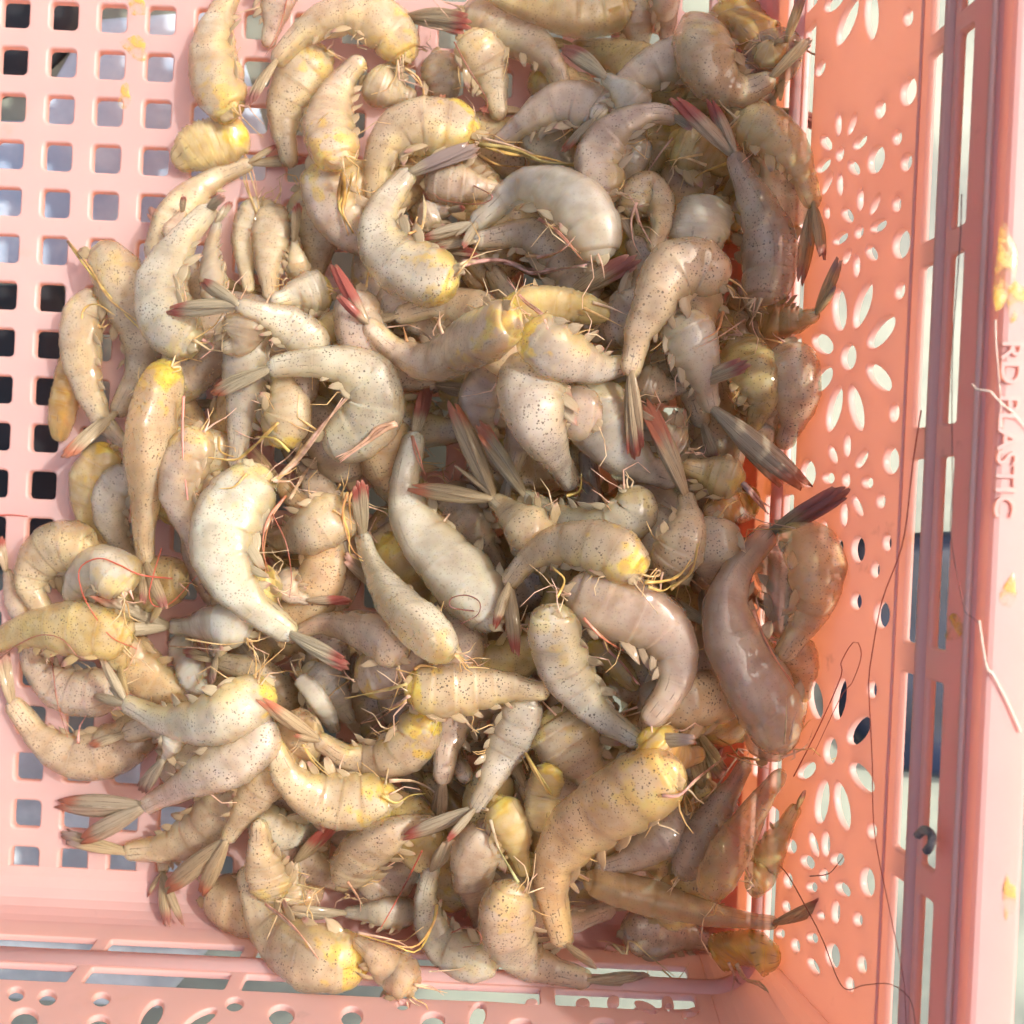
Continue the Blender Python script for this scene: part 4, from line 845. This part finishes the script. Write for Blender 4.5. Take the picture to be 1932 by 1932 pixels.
def pit(n, deep=False):
    """drop shrimp into the deepest hollows left so far"""
    for _ in range(n):
        best = None
        for _ in range(60):
            x, y = fr.uniform(200, 1480), fr.uniform(120, 1730)
            if not inside(x, y): continue
            wx, wy = at((x, y), 2.5)
            if deep:
                i0, i1, j0, j1 = win(wx, wy, 1.2); h = top(wx, wy, 0.2)-float(HF[i0:i1, j0:j1].mean())
            else: h = top(wx, wy, 0.25)-0.0022*(x-200)
            if best is None or h < best[0]: best = (h, x, y)
        _, x, y = best; t = fr.uniform(0, 6.283); L = fr.uniform(95, 140)*(.72 if deep else 1); bend = fr.uniform(20, 80); e = (math.cos(t), math.sin(t)); nn = (-e[1], e[0])
        body = [(x+e[0]*L*q+nn[0]*bend*(.5-q*q), y+e[1]*L*q+nn[1]*bend*(.5-q*q)) for q in (-1, -.5, 0, .5, 1)]
        td = (body[4][0]-body[3][0], body[4][1]-body[3][1]); fan = [(body[4][0]+td[0]*1.3, body[4][1]+td[1]*1.3)]
        if not all(100 < q[0] < 1500 and 40 < q[1] < 1790 for q in body+fan): continue
        shrimp(-fr.uniform(84, 100), body, fan, fr.choice('nnoymp'), fr.choice('rdnpo'), fr.choice((0, 0, .7)), fr.uniform(.3, .9), FILL, group='shrimp buried in the heap', nolegs=True)
done = False
for lv, w_, body, fan, tint, tip, yel, spk, label, k in sorted(SH, key=lambda q: q[0]):
    if lv >= 3 and not done: pit(40); done = True
    if lv >= 5 and done is True: pit(24); pit(12, True); done = 2
    k.setdefault('group', 'peeled headless shrimp in the basket' if False else 'raw headless shrimp in the basket')
    if k.get('name') == 'shell_scrap': k['group'] = 'loose shell scraps'
    shrimp(w_, body, fan, tint, tip, yel, spk, label, **k)

# the buried ones are told apart by the shrimp they lie next to
used = set(); KN = [(l, m) for r, l, m in REG if l != FILL]
for r, l, m in REG:
    if l != FILL: continue
    for lab, c in sorted(KN, key=lambda q: (q[1][0]-m[0])**2+(q[1][1]-m[1])**2)[:6]:
        dx, dy = m[0]-c[0], m[1]-c[1]
        way = ('right of' if dx > 0 else 'left of') if abs(dx) > abs(dy) else ('below' if dy > 0 else 'above')
        new = 'buried shrimp '+way+' the '+' '.join(lab.split(',')[0].split()[:11])
        if new not in used: used.add(new); r['label'] = new; break
# ------------------------------------------------------------------ loose antennae and small debris
def strand(pts, where, r, tint, label, name='antenna', r1=None):
    pp = spline(P(pts), 46)
    if where == 'wall':
        o3 = []
        for p in pp:
            u, zz = right_uv(p)
            if zz > 9.0:
                x, y = at(p, 9.12+r); o3.append((x, y, 9.12+r))
            else:
                x, y, q = to_world(X0+TAN*zz-0.16-r, u, zz); o3.append((x, y, q))
        o3 = np.array(o3)
    else:
        zz = np.full(len(pp), 1.0)
        for _ in range(3):
            q = np.array([at(p, a) for p, a in zip(pp, zz)]); zz = gauss(np.array([max(top(x, y, 0.15)+r, wall_floor(p, 0.02)) for (x, y), p in zip(q, pp)]), 2)
        q = np.array([at(p, a) for p, a in zip(pp, zz)]); o3 = np.column_stack([q, zz])
    org = o3[len(o3)//2]*CM
    o = tube(name, o3, r, r*0.5 if r1 is None else r1, None, org, tint, M_HAIR); o.location = org
    tag(o, label, 'antenna' if name == 'antenna' else name.split('_')[-1], 'loose antennae' if name == 'antenna' else None); return o
RED, BRN, BLK, PAL = (.42, .07, .035), (.26, .075, .04), (.17, .055, .045), (.78, .62, .48)
strand('F1440,420 1395,700 1340,1130 1225,1450 1160,1800 I1152,100 1172,520 1185,900 1270,1330 1345,1690 1360,1960', 'wall', .012, RED, 'long red antenna running down the side wall from the slots')
strand('C1660,1050 1655,1250 1630,1600 F1612,80 1608,480 1612,850 1600,1050 1625,1250 1690,1560 1740,1850', 'wall', .010, BLK, 'dark antenna running along the upper band of the side wall')
strand('F1690,1550 1730,1800 I1760,40 1840,190 1915,360', 'wall', .013, PAL, 'pale antenna crossing the rim at lower right', r1=.014)
strand('I740,600 880,330 1000,60 F1000,1780 1075,1665 1112,1740 1060,1890 I1000,170 850,480', 'wall', .012, RED, 'red antenna looping on the orange wall, lower right')
strand('I620,1050 700,1120 800,1290 900,1480 1010,1735 1130,1725 1270,1720 1380,1800 1412,1940', 'wall', .012, BRN, 'brown antenna bending sharply near the lower right corner')
strand('I830,1138 930,1125 985,1070 1015,1030', 'wall', .012, BRN, 'short brown antenna bit across a small flower, lower right')
strand('F1720,280 1800,370 1870,430 1960,530', 'wall', .014, PAL, 'pink white leg strand lying over the rim, right edge')
strand('F1778,-70 1782,60 1800,280 1815,520', 'wall', .01, PAL, 'pale strand lying along the rim edge, right')
strand('D-20,985 60,982 150,990', 'pile', .02, RED, 'short red antenna at the left frame edge on the grid')
strand('D930,1325 760,1305 640,1250 530,1215 430,1270 440,1390 500,1510 600,1640 740,1705', 'pile', .018, RED, 'red antenna looping over curled shrimp at left')
strand('D870,1160 820,1330 805,1420 840,1475 930,1450 1060,1310', 'pile', .015, RED, 'thin red antenna over the dark tail of the long straight shrimp')
strand('D990,340 985,500 990,700 1012,900', 'pile', .03, (.55, .20, .15), 'thick dull red antenna stub lying on the smooth mauve shrimp')
strand('D-20,1770 100,1680 220,1630 330,1650 415,1740', 'pile', .017, BRN, 'brown antenna arching over the yellowish shrimp at left edge')
strand('G275,-60 290,60 310,200 365,390', 'pile', .014, BRN, 'brown antenna hanging over the dark peppered shrimp, lower left')
strand('B655,225 720,350 800,480 835,560 810,620', 'pile', .017, BRN, 'brown antenna lying on the speckled shrimp at top centre')
strand('H480,1000 400,1160 330,1290 255,1420', 'pile', .018, RED, 'straight red antenna at bottom centre left')
strand('H640,1440 720,1410 790,1440 790,1500 700,1520', 'pile', .014, BRN, 'fine brown antenna loop at bottom centre')
strand('E760,1500 640,1480 640,1430 720,1415 790,1450 780,1520 690,1570', 'pile', .015, BLK, 'fine dark antenna loop below the large pale centre shrimp')
strand('B760,1000 860,1060 780,1100 600,1080 540,1040', 'pile', .015, BRN, 'brown antenna inside the curl of the green patched shrimp')
strand('D1470,980 1540,1130 1570,1300 1560,1430', 'pile', .015, BRN, 'brown antenna in the hollow beside the largest pale shrimp')
strand('A1550,-20 1520,110 1480,210 1430,300', 'pile', .015, BRN, 'brown antenna on the pink grey shrimp at the top left edge')
db = strand('I1440,920 1480,890 1520,920 1515,970 1490,1005', 'wall', .062, (.10, .08, .08), 'dark curled bit of debris stuck on the upper wall, lower right', name='debris', r1=.065)
db.data.materials.clear(); db.data.materials.append(M_DEBRIS)

def smear(centre, w_, h_, surf, label):
    """a thin irregular puddle of roe stuck on the plastic"""
    (cx, cyy), = P(centre); rr = random.Random(label); n = 18; V = []; ph = [rr.uniform(0, 6) for _ in range(3)]
    def on(p, lift):
        if surf == 'rim': return (*at(p, 9.11+lift), 9.11+lift)
        if surf == 'wall':
            u, zz = right_uv(p); return to_world(X0+TAN*zz-.006-lift, u, zz)
        return (*at(p, .006+lift), .006+lift)
    for k, (f, lf) in enumerate(((1, 0), (.92, .006), (.6, .010), (.25, .011))):
        for i in range(n):
            t = 2*math.pi*i/n; q = f*(1+.22*math.sin(2*t+ph[0])+.16*math.sin(3*t+ph[1])+.1*math.sin(5*t+ph[2]))
            V.append(np.array(on((cx+w_*.35*q*math.cos(t), cyy+h_*.35*q*math.sin(t)), lf))*CM)
    V.append(np.array(on((cx, cyy), .011))*CM)
    F = [(k*n+i, k*n+(i+1) % n, (k+1)*n+(i+1) % n, (k+1)*n+i) for k in range(3) for i in range(n)]+[(3*n+i, 3*n+(i+1) % n, 4*n) for i in range(n)]
    org = np.array(V[-1]); o = link('roe_smear', mesh('roe_smear', [v-org for v in V], F), M_YOLK); o.location = org
    tag(o, label, 'smear', 'yellow roe smears on the plastic')
smear('C1830,1440', 70, 190, 'rim', 'large yellow smear on the rim at upper right')
smear('C1900,1620', 60, 120, 'rim', 'smaller orange smear on the rim below the large one')
smear('F1560,1590', 60, 60, 'wall', 'small yellow smear on the upper band of the side wall')
smear('F1850,1400', 40, 90, 'rim', 'faint yellow smear on the rim right of middle')
smear('A735,15', 50, 70, 'floor', 'orange smear on the grid at the very top')
smear('A730,255', 70, 60, 'floor', 'triangular orange smear between upper grid holes')
smear('A672,522', 36, 60, 'floor', 'small orange drop on the grid, third hole row')
smear('I1850,1250', 30, 130, 'rim', 'long faint smear on the rim at lower right')
